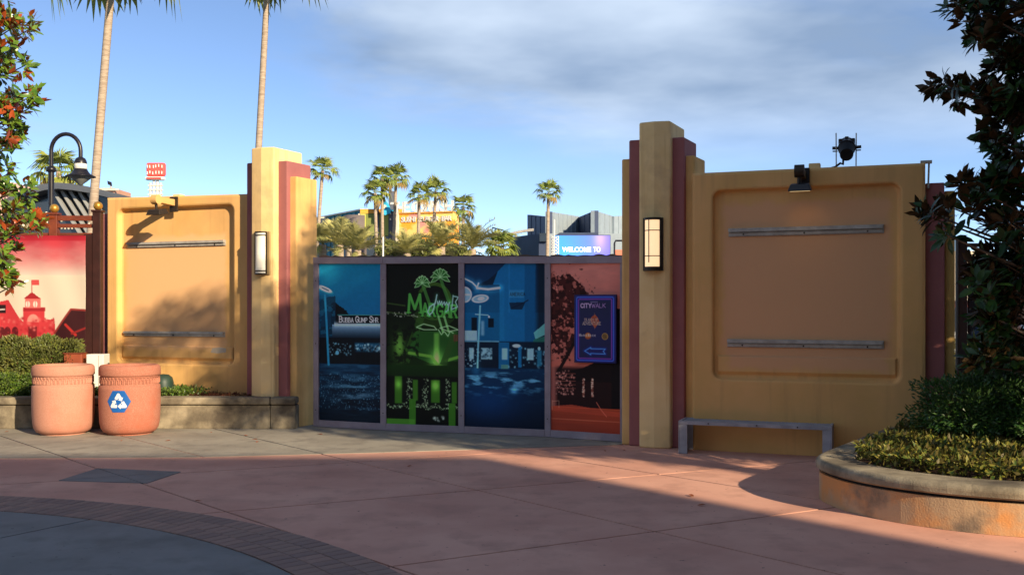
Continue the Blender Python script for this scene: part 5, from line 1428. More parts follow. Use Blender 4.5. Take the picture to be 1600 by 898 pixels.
d = 18.0
lp = at(80, 400, d)
t = thing('street_lamp', 'black gooseneck street lamp with bell shade by the left fence', 'street lamp', (lp.x, d, 0))
zc_ = at(0, 265, d).z; zs = at(0, 236, d).z; rad = (at(126, 0, d).x - lp.x) / 2
MB().tube([(lp.x, d, 0), (lp.x, d, zc_)], [.062, .052], 14).build('pole', M_BLACK, t)
MB().lathe([(.055, -.05), (.085, -.03), (.085, .02), (.06, .05), (.045, .06)], 16, (lp.x, d, zc_)).build('collar', M_BLACK, t)
P = [(lp.x, d, zc_), (lp.x, d, zs)] + [(lp.x + rad - rad * math.cos(math.pi * k / 14), d, zs + rad * 1.15 * math.sin(math.pi * k / 14)) for k in range(1, 15)] + [(lp.x + 2 * rad, d, zs - .12)]
MB().tube(P, .036, 10).build('gooseneck', M_BLACK, t)
hx = lp.x + 2 * rad; hz = at(0, 246, d).z
MB().lathe([(.03, .01), (.08, -.02), (.105, -.07), (.11, -.115)], 22, (hx, d, hz)).build('dome_cap', M_BLACK, t)
MB().lathe([(.104, -.116), (.108, -.12), (.108, -.205), (.104, -.21)], 22, (hx, d, hz)).build('white_ring', M_WHITEM, t)
MB().lathe([(.112, -.211), (.13, -.25), (.17, -.30), (.26, -.345), (.262, -.352), (.16, -.312), (.1, -.25)], 26, (hx, d, hz)).build('bell_shade', M_BLACK, t)
MB().lathe([(.21, -.345), (.17, -.38), (.10, -.44), (.05, -.48), (.015, -.51), (.001, -.515)], 24, (hx, d, hz)).build('refractor', mat('grey_lens', srgb(140, 142, 138), .25, c2=srgb(120, 122, 120), scale=6), t)

# right fence with a dark banner behind the shrubs
RF = 11.35
fx0, fx1 = at(1502, 400, RF).x, 8.6
fence2 = thing('garden_fence', 'dark steel fence behind the shaded magnolia', 'fence', (fx0 + 1.5, RF, 0))
for i, x in enumerate((fx0, fx0 + 1.25, fx0 + 2.5)):
    MB().box((x - .05, RF - .05, 0), (x + .05, RF + .05, at(0, 372, RF).z)).build('post', M_FDARK, fence2, bevel=.006)
for x0, x1 in ((fx0 + .051, fx0 + 1.199), (fx0 + 1.301, fx0 + 2.449)):
    for ya, yb in ((380, 386), (401, 406), (590, 597)):
        MB().box((x0, RF - .02, at(0, yb, RF).z), (x1, RF + .02, at(0, ya, RF).z)).build('rail', M_FDARK, fence2)
c = Canvas(2.4, at(0, 407, RF).z - .5, 90, 60, (40, 34, 40)); w, h = c.w, c.h
c.mix(c.noise(.5, .4, 6) * .6, (20, 18, 24)); yy = h - (at(0, 530, RF).z - .5)
c.ell(w * .16, yy, .20, .2, (90, 66, 50), .9); c.ell(w * .16, yy, .34, .26, (60, 100, 150), .8, ring=.18); c.line([(w * .02, yy + .03), (w * .1, yy - .05), (w * .3, yy + .06)], .05, (80, 120, 170), .7)
for k in range(9): c.line([(w * k / 8, 0), (w * k / 8, h)], .02, (70, 26, 24), .8)
def pos(x, y): return np.stack([fx0 + .06 + x, RF - .03 + .008 * np.sin(x * 6), .5 + h - y], axis=1)
ban2 = link('printed_banner', c.mesh('printed_banner', pos, vcolmat('banner_print', .7, .2)))
sol = ban2.modifiers.new('cloth', 'SOLIDIFY'); sol.thickness = .004; sol.offset = -1
tag(ban2, 'dark printed banner with blue ring emblem behind the shaded magnolia', 'banner')

# fallen leaves
ml = mat('dry_leaf', srgb(176, 96, 50), .8, c2=srgb(140, 70, 38), scale=30)
V2 = np.array([(0, -.5, 0), (.2, -.1, .07), (.17, .25, .09), (0, .5, .03), (-.17, .25, .1), (-.2, -.1, .06), (0, 0, .0)])
lfm = npmesh('fallen_leaf', V2, [(0, 1, 6), (1, 2, 6), (2, 3, 6), (3, 4, 6), (4, 5, 6), (5, 0, 6)], ml)
LEAF = [(10, 675, 'at the left edge of the walkway'), (190, 689, 'in front of the recycling bin'), (262, 689, 'on the walkway just right of the recycling bin'), (330, 676, 'close to the foot of the long planter'), (384, 681, 'farthest back of three near the planter end'), (398, 687, 'middle one of three near the planter end'), (402, 691, 'nearest of three near the planter end'), (500, 679, 'by the left foot of the hoarding'),
        (945, 705, 'in front of the shaded tower, left of its twin'), (975, 704, 'in front of the shaded tower, right of its twin'), (1080, 775, 'in the sunlit strip in front of the bench'), (640, 729, 'on the pink slabs below the green print'), (1096, 790, 'in the shade just below the sunlit strip'), (310, 783, 'on the pink slabs near the paver ring')]
for px, py, wh in LEAF:
    p = gnd(px, py); o = link('fallen_leaf', lfm, None, (p.x, p.y, .008)); s_ = R.uniform(.05, .10); o.scale = (s_, s_, s_); o.rotation_euler = (0, 0, R.uniform(0, 6.28))
    tag(o, 'dry brown leaf ' + wh, 'leaf', 'fallen leaves on the pavement')

# ------------------------------------------------------------------ palms
M_PALM = leafmat('fan_palm_leaf', srgb(118, 142, 58), srgb(164, 170, 80), srgb(132, 142, 74), .5, 1.2, trans=.35)
M_PALMD = leafmat('dry_palm_leaf', srgb(168, 140, 84), srgb(140, 118, 66), srgb(150, 126, 80), .7, 1.2, trans=.2)
M_DATE = leafmat('date_palm_leaf', srgb(160, 164, 94), srgb(200, 190, 118), srgb(164, 160, 104), .55, .8, trans=.25)
M_TRUNK = mat('palm_trunk', srgb(180, 164, 144), .9, c2=srgb(146, 128, 110), scale=3, stretch=(1, 1, 6), bump=.5, bscale=5, bdist=.05)
def fan_frond(seed, m, nb=13, droop=.35):
    rg = random.Random(seed); V = []; Fc = []
    # petiole along +Y from the origin, blades fanning past its end; unit length overall
    V += [(-.012, 0, 0), (.012, 0, 0), (.008, .42, .05), (-.008, .42, .05)]; Fc.append((0, 1, 2, 3))
    for k in range(nb):
        a = math.radians(-78 + 156 * k / (nb - 1)) + rg.uniform(-.05, .05); l = (.58 - .16 * abs(math.sin(a))) * rg.uniform(.88, 1.06)
        dx_, dy_ = math.sin(a), math.cos(a); s_ = .034
        m1 = (dx_ * l * .55, .40 + dy_ * l * .55, .05 + .02); tip = (dx_ * l * .95, .40 + dy_ * l * .95, .05 - droop * l * rg.uniform(.7, 1.2))
        b0 = len(V); V += [(0, .40, .05), (m1[0] + dy_ * s_, m1[1] - dx_ * s_, m1[2] - .02), tip, (m1[0] - dy_ * s_, m1[1] + dx_ * s_, m1[2] - .02), m1]
        Fc += [(b0, b0 + 1, b0 + 4), (b0, b0 + 4, b0 + 3), (b0 + 4, b0 + 1, b0 + 2), (b0 + 4, b0 + 2, b0 + 3)]
    me = bpy.data.meshes.new('frond'); me.from_pydata(V, [], Fc); me.materials.append(m); return me
FAN = [fan_frond(s, M_PALM, droop=.3 + .12 * s) for s in range(4)]; FAND = [fan_frond(9, M_PALMD, droop=.45)]
def feather_frond(seed, m, nl=26):
    rg = random.Random(seed); V = []; Fc = []; prev = None
    def ax(t_): return (0, .94 * t_ - .12 * t_ * t_, .34 * t_ - .42 * t_ * t_)
    for k in range(7):
        p = ax(k / 6); wv = .014 * (1 - k / 7); b0 = len(V); V += [(-wv, p[1], p[2]), (wv, p[1], p[2])]
        if k: Fc.append((b0 - 2, b0 - 1, b0 + 1, b0))
    for k in range(nl):
        t_ = .12 + .88 * k / nl; p = ax(t_); l = .26 * math.sin(math.pi * min(1, t_ * .78 + .12)) * rg.uniform(.8, 1.15)
        for s_ in (-1, 1):
            e = (s_ * l * .8, p[1] + l * .6, p[2] + .06 - .10 * rg.random()); b0 = len(V)
            V += [(0, p[1] - .014, p[2]), (0, p[1] + .022, p[2]), e]; Fc.append((b0, b0 + 1, b0 + 2) if s_ < 0 else (b0, b0 + 2, b0 + 1))
    me = bpy.data.meshes.new('frond'); me.from_pydata(V, [], Fc); me.materials.append(m); return me
FEA = [feather_frond(s, M_DATE) for s in range(3)]
def palm(label, group, px, ptop, d, crown_r, trunk_r, lean=0.0, n=24, kind='fan', name='fan_palm', dry=3, foot=None):
    rg = random.Random(int(px * 7 + d))
    c = at(px, ptop, d)
    fx = c.x - lean if foot is None else at(foot, 400, d).x
    t = thing(name, label, 'palm tree', (fx, d, 0), group)
    H = c.z; pts = [Vector((fx + (c.x - fx) * (k / 8) ** 1.05, d, H * k / 8)) for k in range(9)]
    MB().tube(pts, [trunk_r * (1.25 - .3 * k / 8) for k in range(9)], 10).build('trunk', M_TRUNK, t)
    top = Vector((c.x - fx, 0, H))
    for k in range(n + dry):
        isdry = k >= n
        f = k / n; az = k * 2.39996 + rg.uniform(-.2, .2)
        if kind == 'fan': el = math.radians(78 - 118 * f + rg.uniform(-8, 8)) if not isdry else math.radians(rg.uniform(-62, -28))
        else: el = math.radians(68 - 74 * f + rg.uniform(-8, 8)) if not isdry else math.radians(-40)
        me = (FAND[0] if kind == 'fan' else FEA[k % 3]) if isdry else (FAN[k % 4] if kind == 'fan' else FEA[k % 3])
        o = link('frond', me, t)
        s_ = crown_r * rg.uniform(.82, 1.25)
        o.location = top; o.rotation_euler = Euler((el, rg.uniform(-.3, .3), az), 'XYZ'); o.scale = (s_, s_, s_)
    return t
gT = 'tall fan palms towering over the left wall'
palm('tall palm with thick trunk between the street lamp and the sunlit wall', gT, 178, -68, 36, 2.9, .138, foot=128, n=38, dry=0)
palm('tall palm with thin trunk rising behind the sunlit tower', gT, 420, -58, 40, 2.6, .122, foot=388, n=38, dry=0)
gF = 'fan palms beyond the hoarding'
palm('small palm behind the black street lamp', gF, 92, 268, 62, 1.9, .17, n=26, foot=88)
for px, pt, d, r_, ft, lab in ((504, 267, 75, 1.35, 486, 'palm peeping out from behind the sunlit tower'), (586, 302, 78, 1.45, 591, 'shorter palm at the left of the tight cluster of three'), (597, 280, 80, 1.5, 598, 'middle palm of the tight cluster of three'),
                          (619, 279, 82, 1.6, 610, 'taller palm at the right of the tight cluster of three'), (655, 306, 79, 1.25, 651, 'palm in front of the orange wall with a straight trunk'), (681, 300, 80, 1.45, 668, 'palm in front of the orange wall with a leaning trunk'),
                          (724, 325, 78, 1.35, 722, 'palm at the right end of the roof lettering'), (857, 302, 78, 1.3, 853, 'lone palm in front of the grey metal building'), (716, 352, 92, 1.1, 716, 'small palm behind the palm beside the roof lettering')):
    palm(lab, gF, px, pt, d, r_, .13, foot=ft, n=19, dry=2)
gD = 'date palms in a row behind the hoarding'
for px, pt, d, r_, lab in ((504, 382, 56, 1.8, 'leftmost date palm beside the sunlit tower'), (531, 383, 54, 1.75, 'second date palm from the sunlit tower'), (558, 391, 50, 1.7, 'third date palm from the sunlit tower, low and spreading'), (636, 396, 54, 1.6, 'date palm low in front of the dark shrub'), (690, 386, 56, 2.0, 'date palm below the orange wall'), (738, 389, 52, 2.1, 'wide pale date palm below the lone roof end palm')):
    palm(lab, gD, px, pt, d, r_, .22, n=30, dry=2, kind='feather', name='date_palm')
palm('short bushy fan palm left of the dark metal building', gD, 782, 388, 55, 1.25, .2, n=34, dry=0, name='bushy_palm')
palm('short bushy fan palm half hidden behind the third date palm', gD, 545, 372, 72, 1.3, .2, n=30, dry=0, name='bushy_palm')
for px, py, d, rr_, lab in ((656, 393, 62, (1.2, 1.0, .8), 'dark green leafy tree below the orange wall'), (612, 396, 64, (1.0, 1.0, .7), 'pale green leafy tree below the lime panel'), (712, 398, 66, (1.0, 1, .7), 'leafy tree at the foot of the orange wall')):
    p = at(px, py, d); t = thing('leafy_tree', lab, 'tree', (p.x, d, 0), 'leafy trees beyond the hoarding')
    MB().tube([(p.x, d, 0), (p.x + .1, d, p.z * .5), (p.x, d, p.z)], [.2, .15, .05], 7).build('trunk', M_BARK, t)
    n = 4200; dd = rand_dirs(n); r_ = NR.random(n) ** .35 * (1 + .2 * np.sin(dd[:, 0] * 6) * np.sin(dd[:, 2] * 5))
    P = dd * r_[:, None] * np.array(rr_) + np.array([0, 0, p.z]); V, Fc = leaf_geo(P, rand_dirs(n, .3), rand_dirs(n, 1), NR.uniform(.18, .34, n), NR.uniform(.07, .13, n))
    o = link('crown', npmesh('crown', V, Fc, M_HEDGE), t); o['kind'] = 'stuff'

# ------------------------------------------------------------------ buildings beyond
def bmat(n, a, b_, sc=.6, r_=.7): return mat(n, srgb(*a), r_, c2=srgb(*b_), scale=sc)
M_TEAL = bmat('teal_cladding', (44, 128, 146), (34, 112, 132)); M_ORG = bmat('orange_wall', (240, 172, 70), (232, 158, 58))
M_LIME = bmat('lime_panel', (186, 190, 96), (176, 180, 88)); M_LIMED = bmat('olive_panel', (126, 136, 70), (116, 126, 64)); M_SLATE = bmat('slate_grey', (92, 96, 108), (80, 84, 96)); M_CREAM = bmat('cream_trim', (232, 222, 200), (220, 208, 184))
M_NAVY = bmat('dark_blue_metal', (58, 72, 100), (50, 62, 88)); M_ZINC = bmat('zinc_metal', (150, 164, 172), (140, 152, 162), 1.5, .5); M_GLASS = mat('dark_glazing', srgb(40, 46, 54), .15, c2=srgb(50, 56, 64), scale=.5, spec=.7)
def zof(py, d): return at(0, py, d).z
def xof(px, d): return at(px, 0, d).x
# teal hall
d = 92
t = thing('teal_hall', 'teal clad hall with orange corner beside the sunlit tower', 'building', (xof(530, d), d, 0))
A = Vector((xof(470, 104), 104, 0)); B_ = Vector((xof(563, d), d, 0)); C_ = B_ + Vector((6, 9, 0)); D_ = A + Vector((4, 12, 0))
MB().prism([(A.x, A.y), (B_.x, B_.y), (C_.x, C_.y), (D_.x, D_.y)], 0, zof(329, d)).build('wall', M_TEAL, t)
MB().prism([(A.x - .1, A.y - .15), (B_.x, B_.y - .2), (C_.x, C_.y), (D_.x, D_.y)], zof(329, d) + .01, zof(326.5, d)).build('roof_edge', M_CREAM, t)
for k in range(14):
    f = (k + 1) / 15; p = A.lerp(B_, f); dv = (B_ - A).normalized(); nn = Vector((dv.y, -dv.x, 0))
    q = p + nn * .02; MB().prism([(q.x - dv.x * .03, q.y - dv.y * .03), (q.x + dv.x * .03, q.y + dv.y * .03), (q.x + dv.x * .03 + nn.x * .08, q.y + dv.y * .03 + nn.y * .08), (q.x - dv.x * .03 + nn.x * .08, q.y - dv.y * .03 + nn.y * .08)], 0, zof(330, d)).build('cladding_seam', M_TEAL, t)
p = A.lerp(B_, .42); MB().box((p.x - .35, p.y - .5, zof(352, 97)), (p.x + .35, p.y - .12, zof(337, 97))).build('window', M_CREAM, t)
MB().box((p.x - .24, p.y - .56, zof(350, 97)), (p.x + .24, p.y - .505, zof(339, 97))).build('pane', M_GLASS, t)
# lime panelled wing
d = 90
t = thing('lime_wing', 'lime and grey panelled wing behind the cluster of three palms', 'building', (xof(595, d), d, 0))
MB().lathe([(1.0, 0), (1.0, zof(336, d)), (.001, zof(336, d))], 20, (xof(554, d), d + .6, 0)).build('stair_drum', bmat('drum_grey', (120, 110, 108), (104, 96, 96)), t)
MB().box((xof(562, d), d + .3, zof(333, d) + .01), (xof(628, d), d + 6, zof(326, d))).build('fascia', M_ORG, t)
MB().box((xof(561.5, d), d + .6, 0), (xof(628, d), d + 6, zof(368, d) - .01)).build('glazed_base', M_GLASS, t)
MB().box((xof(560, d), d - .1, 0), (xof(562, d), d + .5, zof(334, d))).build('pilaster', M_CREAM, t)
for i, (a, b_, m) in enumerate(((562.3, 571, M_LIME), (571.2, 585, M_LIMED), (585.2, 592, M_SLATE), (592.2, 606, M_LIME), (606.2, 609.5, M_LIMED))):
    MB().box((xof(a, d), d + .2 + .1 * (i % 2), zof(368, d)), (xof(b_, d), d + 5, zof(333.5, d))).build('panel', m, t, bevel=.02)
MB().box((xof(585.5, d), d - .5, zof(333, d)), (xof(592, d), d + .1, zof(306, d))).build('pylon', M_SLATE, t)
MB().box((xof(609, d), d - .8, 0), (xof(617, d), d + .15, zof(300, d))).build('pylon', M_SLATE, t)
MB().box((xof(617.2, d), d - .3, zof(370, d)), (xof(623.5, d), d + .2, zof(333.5, d))).build('column', M_CREAM, t)
fs = MB(); y = d - 1.1
P = [(596, 335), (596.5, 316), (603, 314), (607, 319), (610, 326), (610, 333), (602, 336)]
fs.add([(xof(a, y), y, zof(b_, y)) for a, b_ in P] + [(xof(a, y), y + .25, zof(b_, y)) for a, b_ in P], [tuple(range(7)), tuple(range(13, 6, -1))] + [(i, 7 + i, 7 + (i + 1) % 7, (i + 1) % 7) for i in range(7)])
fs.build('cyan_emblem', bmat('cyan_sign', (60, 186, 224), (50, 172, 212)), t)
MB().tube([(xof(601, y), y - .01, zof(323, y)), (xof(601, y), y - .06, zof(323, y))], .17, 12).build('emblem_eye', M_CREAM, t)
MB().box((xof(610, y), y - .01, zof(330, y)), (xof(618, y), y + .1, zof(327.5, y))).build('emblem_arm', bmat('cyan_sign', (60, 186, 224), (50, 172, 212)), t)
# orange restaurant
d = 88
t = thing('orange_restaurant', 'orange mural walled restaurant with white roof lettering', 'building', (xof(665, d), d, 0))
M_MURAL = mat('orange_mural', srgb(244, 168, 52), .7, c2=srgb(246, 206, 120), scale=.55, lo=.48, hi=.54, detail=2, c3=srgb(236, 150, 140), scale3=.38, lo3=.56, hi3=.60)
dd_ = Vector((xof(708, 86.5) - xof(624, d), 86.5 - d, 0)).normalized()
FRs = Frame(xof(624, d), d, dd_.x, dd_.y); LR = (Vector((xof(708, 86.5), 86.5, 0)) - Vector((xof(624, d), d, 0))).length
ZR = zof(331, 86)
MB(FRs).box((0, -1.4, 0), (LR, 0, ZR)).build('wall', M_MURAL, t)
MB(FRs).box((-.02, -1.3, ZR + .005), (LR + .05, .12, ZR + .10)).build('roof_edge', M_ORG, t)
MB(FRs).box((-.28, -.3, 0), (-.03, .18, zof(334, 88))).build('corner_post', M_CREAM, t)
M_LET = bmat('white_letter', (242, 240, 232), (232, 230, 222)); M_LETG = bmat('pale_letter', (226, 222, 214), (214, 210, 204))
def letters(fr, s, u0, u1, v, z, size, m, parent, ex=.05, nm='letter', bold=.02):
    adv = (u1 - u0) / len(s)
    for i, ch in enumerate(s):
        if ch == ' ': continue
        me = text_mesh(ch, size, ex, bold); me.materials.clear(); me.materials.append(m)
        # text lies in its own xy plane: x -> u, y -> z, z -> v
        M = Matrix(((fr.u.x, 0, fr.n.x, 0), (fr.u.y, 0, fr.n.y, 0), (0, 1, 0, 0), (0, 0, 0, 1)))
        me.transform(M)
        o = link(nm, me, parent); o.location = fr((u0 + adv * (i + .5), v, z)) - rootloc(parent)
letters(FRs, 'THE COWFISH', -.65, LR - .1, .05, ZR + .13, 1.3, M_LET, t, .10, bold=.035)
letters(FRs, 'SUSHI·BURGER·BAR', .2, LR - .15, .06, ZR - .72, .62, M_LETG, t, .04, bold=.015)
MB(FRs).box((-.5, -.05, ZR + .101), (LR, -.02, ZR + .16)).build('letter_rail', M_GALV, t)
# sawtooth metal hall
t = thing('metal_hall', 'grey sawtooth metal hall behind the lone palm', 'building', (xof(890, 104), 104, 0))
def facet(pa, da, ya, pb, db, yb, m, zlow):
    a, b_ = Vector((xof(pa, da), da, 0)), Vector((xof(pb, db), db, 0)); dv = (b_ - a).normalized(); nn = Vector((-dv.y, dv.x, 0)) * .4
    MB().prism([(a.x, a.y), (b_.x, b_.y), (b_.x + nn.x, b_.y + nn.y), (a.x + nn.x, a.y + nn.y)], zlow, [zof(ya, da), zof(yb, db), zof(yb, db), zof(ya, da)]).build('facade_panel', m, t)
    n = max(2, int((pb - pa) / 6)); fr = Frame(a.x, a.y, dv.x, dv.y); l = (b_ - a).length
    for k in range(1, n):
        zt = zof(ya, da) + (zof(yb, db) - zof(ya, da)) * k / n
        MB(fr).box((l * k / n - .03, .005, zlow), (l * k / n + .03, .06, zt - .02)).build('seam', m, t)
facet(824, 108, 335.5, 852, 98, 338.5, M_NAVY, 0); facet(858, 97.5, 330.5, 905, 106, 338, M_ZINC, 0); facet(900, 107, 341, 929, 98, 329, M_NAVY, 0); facet(929.2, 98, 329, 959, 106, 338, M_ZINC, 0); facet(959.5, 105, 338, 1010, 112, 334, M_ZINC, 0); facet(852.2, 98.2, 338.5, 857.8, 97.6, 330.5, M_NAVY, 0)  # sun and shade put into the colour: left-facing facets navy, right-facing zinc
MB().box((xof(842, 96), 96, 0), (xof(1010, 96), 97, zof(365, 96))).build('lower_wall', M_ZINC, t)
MB().box((xof(874, 95.5), 95.4, zof(367.5, 95.5)), (xof(935, 95.5), 95.9, zof(363.5, 95.5))).build('roof_rail', M_NAVY, t)
MB().prism([(xof(796, 100), 100), (xof(842, 94), 94), (xof(856, 94), 94), (xof(856, 94), 104), (xof(796, 100), 106)], 0, [zof(371, 100), zof(365, 94), zof(365, 94), zof(366, 94), zof(371, 100)]).build('low_wing', M_NAVY, t)
MB().box((xof(843, 93.5), 93.6, zof(377, 93.5)), (xof(856, 93.5), 93.9, zof(364, 93.5))).build('window', M_GLASS, t)
o = thing('steel_gantry', 'black open steel gantry left of the dark metal building', 'gantry', (xof(778, 90), 90, 0))
for px in (769, 774, 779, 787): MB().tube([(xof(px, 90), 90, 0), (xof(px, 90), 90, zof(356 + (px - 769) * .25, 90))], .05, 6).build('upright', M_BLACK, o)
MB().tube([(xof(769, 90), 90, zof(355.5, 90)), (xof(787, 90), 90, zof(360, 90))], .06, 6).build('beam', M_BLACK, o)
o = thing('coaster_track', 'pale curved coaster track left of the dark metal building', 'track', (xof(806, 95), 99, 0))
for k in (0, 1): MB().tube([(xof(786 + 48 * f, 99), 99, zof(370 - 10 * f - 1.5 * math.sin(f * 3.1) - 2 * k, 99)) for f in [q / 10 for q in range(11)]], .08, 6).build('track_rail', M_GALV, o)
for f in range(9): MB().tube([(xof(788 + 5.4 * f, 99), 99, zof(370 - 1.15 * f, 99)), (xof(788 + 5.4 * f, 99), 99, zof(367 - 1.3 * f, 99))], .04, 5).build('cross_tie', M_NAVY, o)
MB().tube([(xof(806, 99), 99, 0), (xof(806, 99), 99, zof(366, 99))], .12, 8).build('support', M_GALV, o)
# LED screen
d = 86
x0, x1 = xof(868, d), xof(953, d); z1, z0 = zof(368, d), zof(410, d)
t = thing('led_screen', 'blue glowing screen with white greeting beyond the hoarding', 'screen', ((x0 + x1) / 2, d, 0))
MB().box((x0 - .05, d + .01, z0 - .05), (x1 + .05, d + .3, z1 + .06)).build('cabinet', M_NAVY, t)
MB().tube([((x0 + x1) / 2, d + .2, 0), ((x0 + x1) / 2, d + .2, z0)], .2, 8).build('mast', M_GALV, t)
c = Canvas(x1 - x0, z1 - z0, 80, 40, (46, 96, 236)); w, h = c.w, c.h
tx = np.clip(c.X / w, 0, 1)[..., None]; c.A = np.array([52, 128, 246.]) * (1 - tx) + np.array([96, 92, 236.]) * tx; c.glow(w * .82, h * .1, w * .12, h * .5, (60, 30, 0), 1); c.glow(w * .25, h * .9, w * .3, h * .4, (0, 20, 0), 1)
link('display', c.mesh('display', lambda x, y: np.stack([x0 + x - (x0 + x1) / 2, np.zeros_like(x), z1 - y], axis=1), vcolmat('led_display', .4, .3, emit=.75)), t)
M_LEDW = emitmat('led_white', (1, 1, 1), .95)
fr = Frame(x0, d, 1, 0)
def word(s, px0, px1, py, size, bold):
    me = text_mesh(s, 1.0, 0, bold, align='LEFT'); xs = [v.co.x for v in me.vertices]; ys = [v.co.y for v in me.vertices]
    sx = (xof(px1, d) - xof(px0, d)) / (max(xs) - min(xs)); sy = size / (max(ys) - min(ys))
    me.transform(Matrix(((sx, 0, 0, -min(xs) * sx), (0, 0, 0, 0), (0, sy, 0, -min(ys) * sy), (0, 0, 0, 1)))); me.materials.clear(); me.materials.append(M_LEDW)
    o = link('lettering', me, t); o.location = (xof(px0, d) - (x0 + x1) / 2, -.02, zof(py, d))
word('WELCOME', 878.5, 923.5, 393.5, zof(386, d) - zof(393.5, d), .012); word('TO', 927, 938, 393.5, zof(386, d) - zof(393.5, d), -.008)
t = thing('lattice_mast', 'white lattice mast beside the blue screen', 'mast', (xof(866, 85.5), 85.5, 0))
xa_, xb_ = xof(861.5, 85.5), xof(872.5, 85.5)
for x in (xa_, xb_): MB().tube([(x, 85.5, 0), (x, 85.5, zof(369, 85.5))], .05, 6).build('chord', M_WHITEM, t)
for k in range(12):
    za = zof(369 + 5 * k, 85.5); zb_ = zof(374 + 5 * k, 85.5); MB().tube([(xa_, 85.5, za), (xb_, 85.5, zb_)], .04, 5).build('brace', M_WHITEM, t); MB().tube([(xb_, 85.4, za), (xa_, 85.4, zb_)], .04, 5).build('brace', M_WHITEM, t)
MB().box((xof(865.6, 85), 85, 0), (xof(867.4, 85), 85.1, zof(343, 85))).build('pole', M_WHITEM, t)
t = thing('flag_pole', 'thin white pole just behind the hoarding', 'pole', (xof(598.5, 45), 45, 0))
MB().tube([(xof(598.5, 45), 45, 0), (xof(598.5, 45), 45, zof(370, 45))], .04, 8).build('shaft', M_WHITEM, t); MB().lathe([(.12, 0), (.12, .03), (.05, .05)], 10, (xof(598.5, 45), 45, 0)).build('foot', M_GALV, t)
t = thing('door_frame', 'black metal frame and orange board at the edge of the shaded tower', 'frame', (xof(966, 60), 60, 0))
MB().tube([(xof(960, 60), 60, 0), (xof(960, 60), 60, zof(380, 60)), (xof(962, 60), 60, zof(376, 60)), (xof(975, 60), 60, zof(376, 60))], .06, 6).build('bar', M_BLACK, t); MB().box((xof(962, 60), 60.1, zof(420, 60)), (xof(980, 60), 60.2, zof(390, 60))).build('board', bmat('salmon_board', (226, 130, 104), (214, 118, 92)), t)
# arched roof hall on the left
d = 46
M_FIN = bmat('fin_grey', (150, 152, 150), (136, 138, 138))
t = thing('arched_hall', 'dark arched roof hall with slanted fins behind the street lamp', 'building', (xof(100, d), d, 0))
top = [(20, 316), (40, 306), (62, 297), (84, 291), (104, 289), (126, 291), (150, 295), (180, 302), (215, 311)]
b = MB(); V = []; th = .28
for (px, py) in top:
    for yy in (d - .9, d + 7):
        x = xof(px, d); z = zof(py, d); V += [(x, yy, z - th), (x, yy, z)]
Fc = []
for i in range(len(top) - 1):
    a = 4 * i; Fc += [(a + 1, a + 5, a + 7, a + 3), (a, a + 2, a + 6, a + 4), (a, a + 4, a + 5, a + 1), (a + 2, a + 3, a + 7, a + 6)]
Fc += [(0, 1, 3, 2), tuple(4 * (len(top) - 1) + k for k in (0, 2, 3, 1))]
b.add(V, Fc, False); b.build('arched_roof', bmat('roof_grey', (86, 92, 102), (74, 80, 90), 1, .6), t)
b = MB(); n = len(top); b.add([(xof(px, d), d, 0) for px, _ in top] + [(xof(px, d), d, zof(py, d) - th - .005) for px, py in top], [(i, i + 1, n + i + 1, n + i) for i in range(n - 1)]); b.build('glazed_front', M_GLASS, t)
for k, px in enumerate((88, 101, 114, 127, 140)):
    x0_, x1_ = xof(px, d), xof(px + 14, d); z1_ = zof(299, d)
    MB().prism([(x1_ - .1, d - .35), (x1_ + .1, d - .35), (x1_ + .1, d - .05), (x1_ - .1, d - .05)], 0, .02).build('fin_foot', M_CREAM, t) if False else None
    b = MB(); w_ = .075; zb_ = zof(370, d)
    b.add([(x1_ - w_ + .9, d - .35, zb_), (x1_ + w_ + .9, d - .35, zb_), (x1_ + w_ + .9, d - .03, zb_), (x1_ - w_ + .9, d - .03, zb_), (x0_ - w_, d - .35, z1_), (x0_ + w_, d - .35, z1_), (x0_ + w_, d - .03, z1_), (x0_ - w_, d - .03, z1_)], [(0, 1, 5, 4), (1, 2, 6, 5), (2, 3, 7, 6), (3, 0, 4, 7), (4, 5, 6, 7), (3, 2, 1, 0)]); b.build('fin', M_FIN, t)
sl = MB(); 
t2 = thing('string_lights', 'string of small bulbs above the brown fence', 'string lights', (xof(60, 24), 24, 0))
for r_ in range(3):
    P = [(xof(20 + 70 * f, 24), 24 + r_, zof(333 - 6 * f + 5 * r_ + 6 * math.sin(math.pi * f), 24)) for f in [k / 12 for k in range(13)]]
    w_ = MB().tube(P, .006, 4).build('wire', M_BLACK, t2)
    for p in P[1:-1]: MB().sphere(p, .032, 6, 4).build('bulb', M_CREAM, t2)
MB().tube([(xof(16, 24), 25, 0), (xof(16, 24), 25, zof(325, 24))], .04, 6).build('support', M_BLACK, t2)
d = 58
t = thing('pink_building', 'pale pink building at the left edge behind the magnolia', 'building', (xof(5, d), d, 0))
MB().box((xof(-40, d), d, 0), (xof(13, d), d + 5, zof(288, d))).build('wall', bmat('pink_stucco', (226, 178, 168), (214, 166, 156)), t); MB().box((xof(13.2, d), d - .3, 0), (xof(24, d), d + 4, zof(286, d))).build('stair_tower', bmat('pink_stucco2', (234, 192, 182), (224, 182, 172)), t)
d = 70
t = thing('rooftop_unit', 'low rooftop plant room with tilted panel beside the tall palm trunk', 'building', (xof(170, d), d, 0))
MB().box((xof(155, d), d, 0), (xof(179, d), d + 3, zof(294, d))).build('wall', bmat('tan_wall', (196, 152, 128), (184, 140, 118)), t); MB().box((xof(152, d), d - .2, zof(298, d)), (xof(186, d), d - .02, zof(295.5, d))).build('parapet', M_CREAM, t)
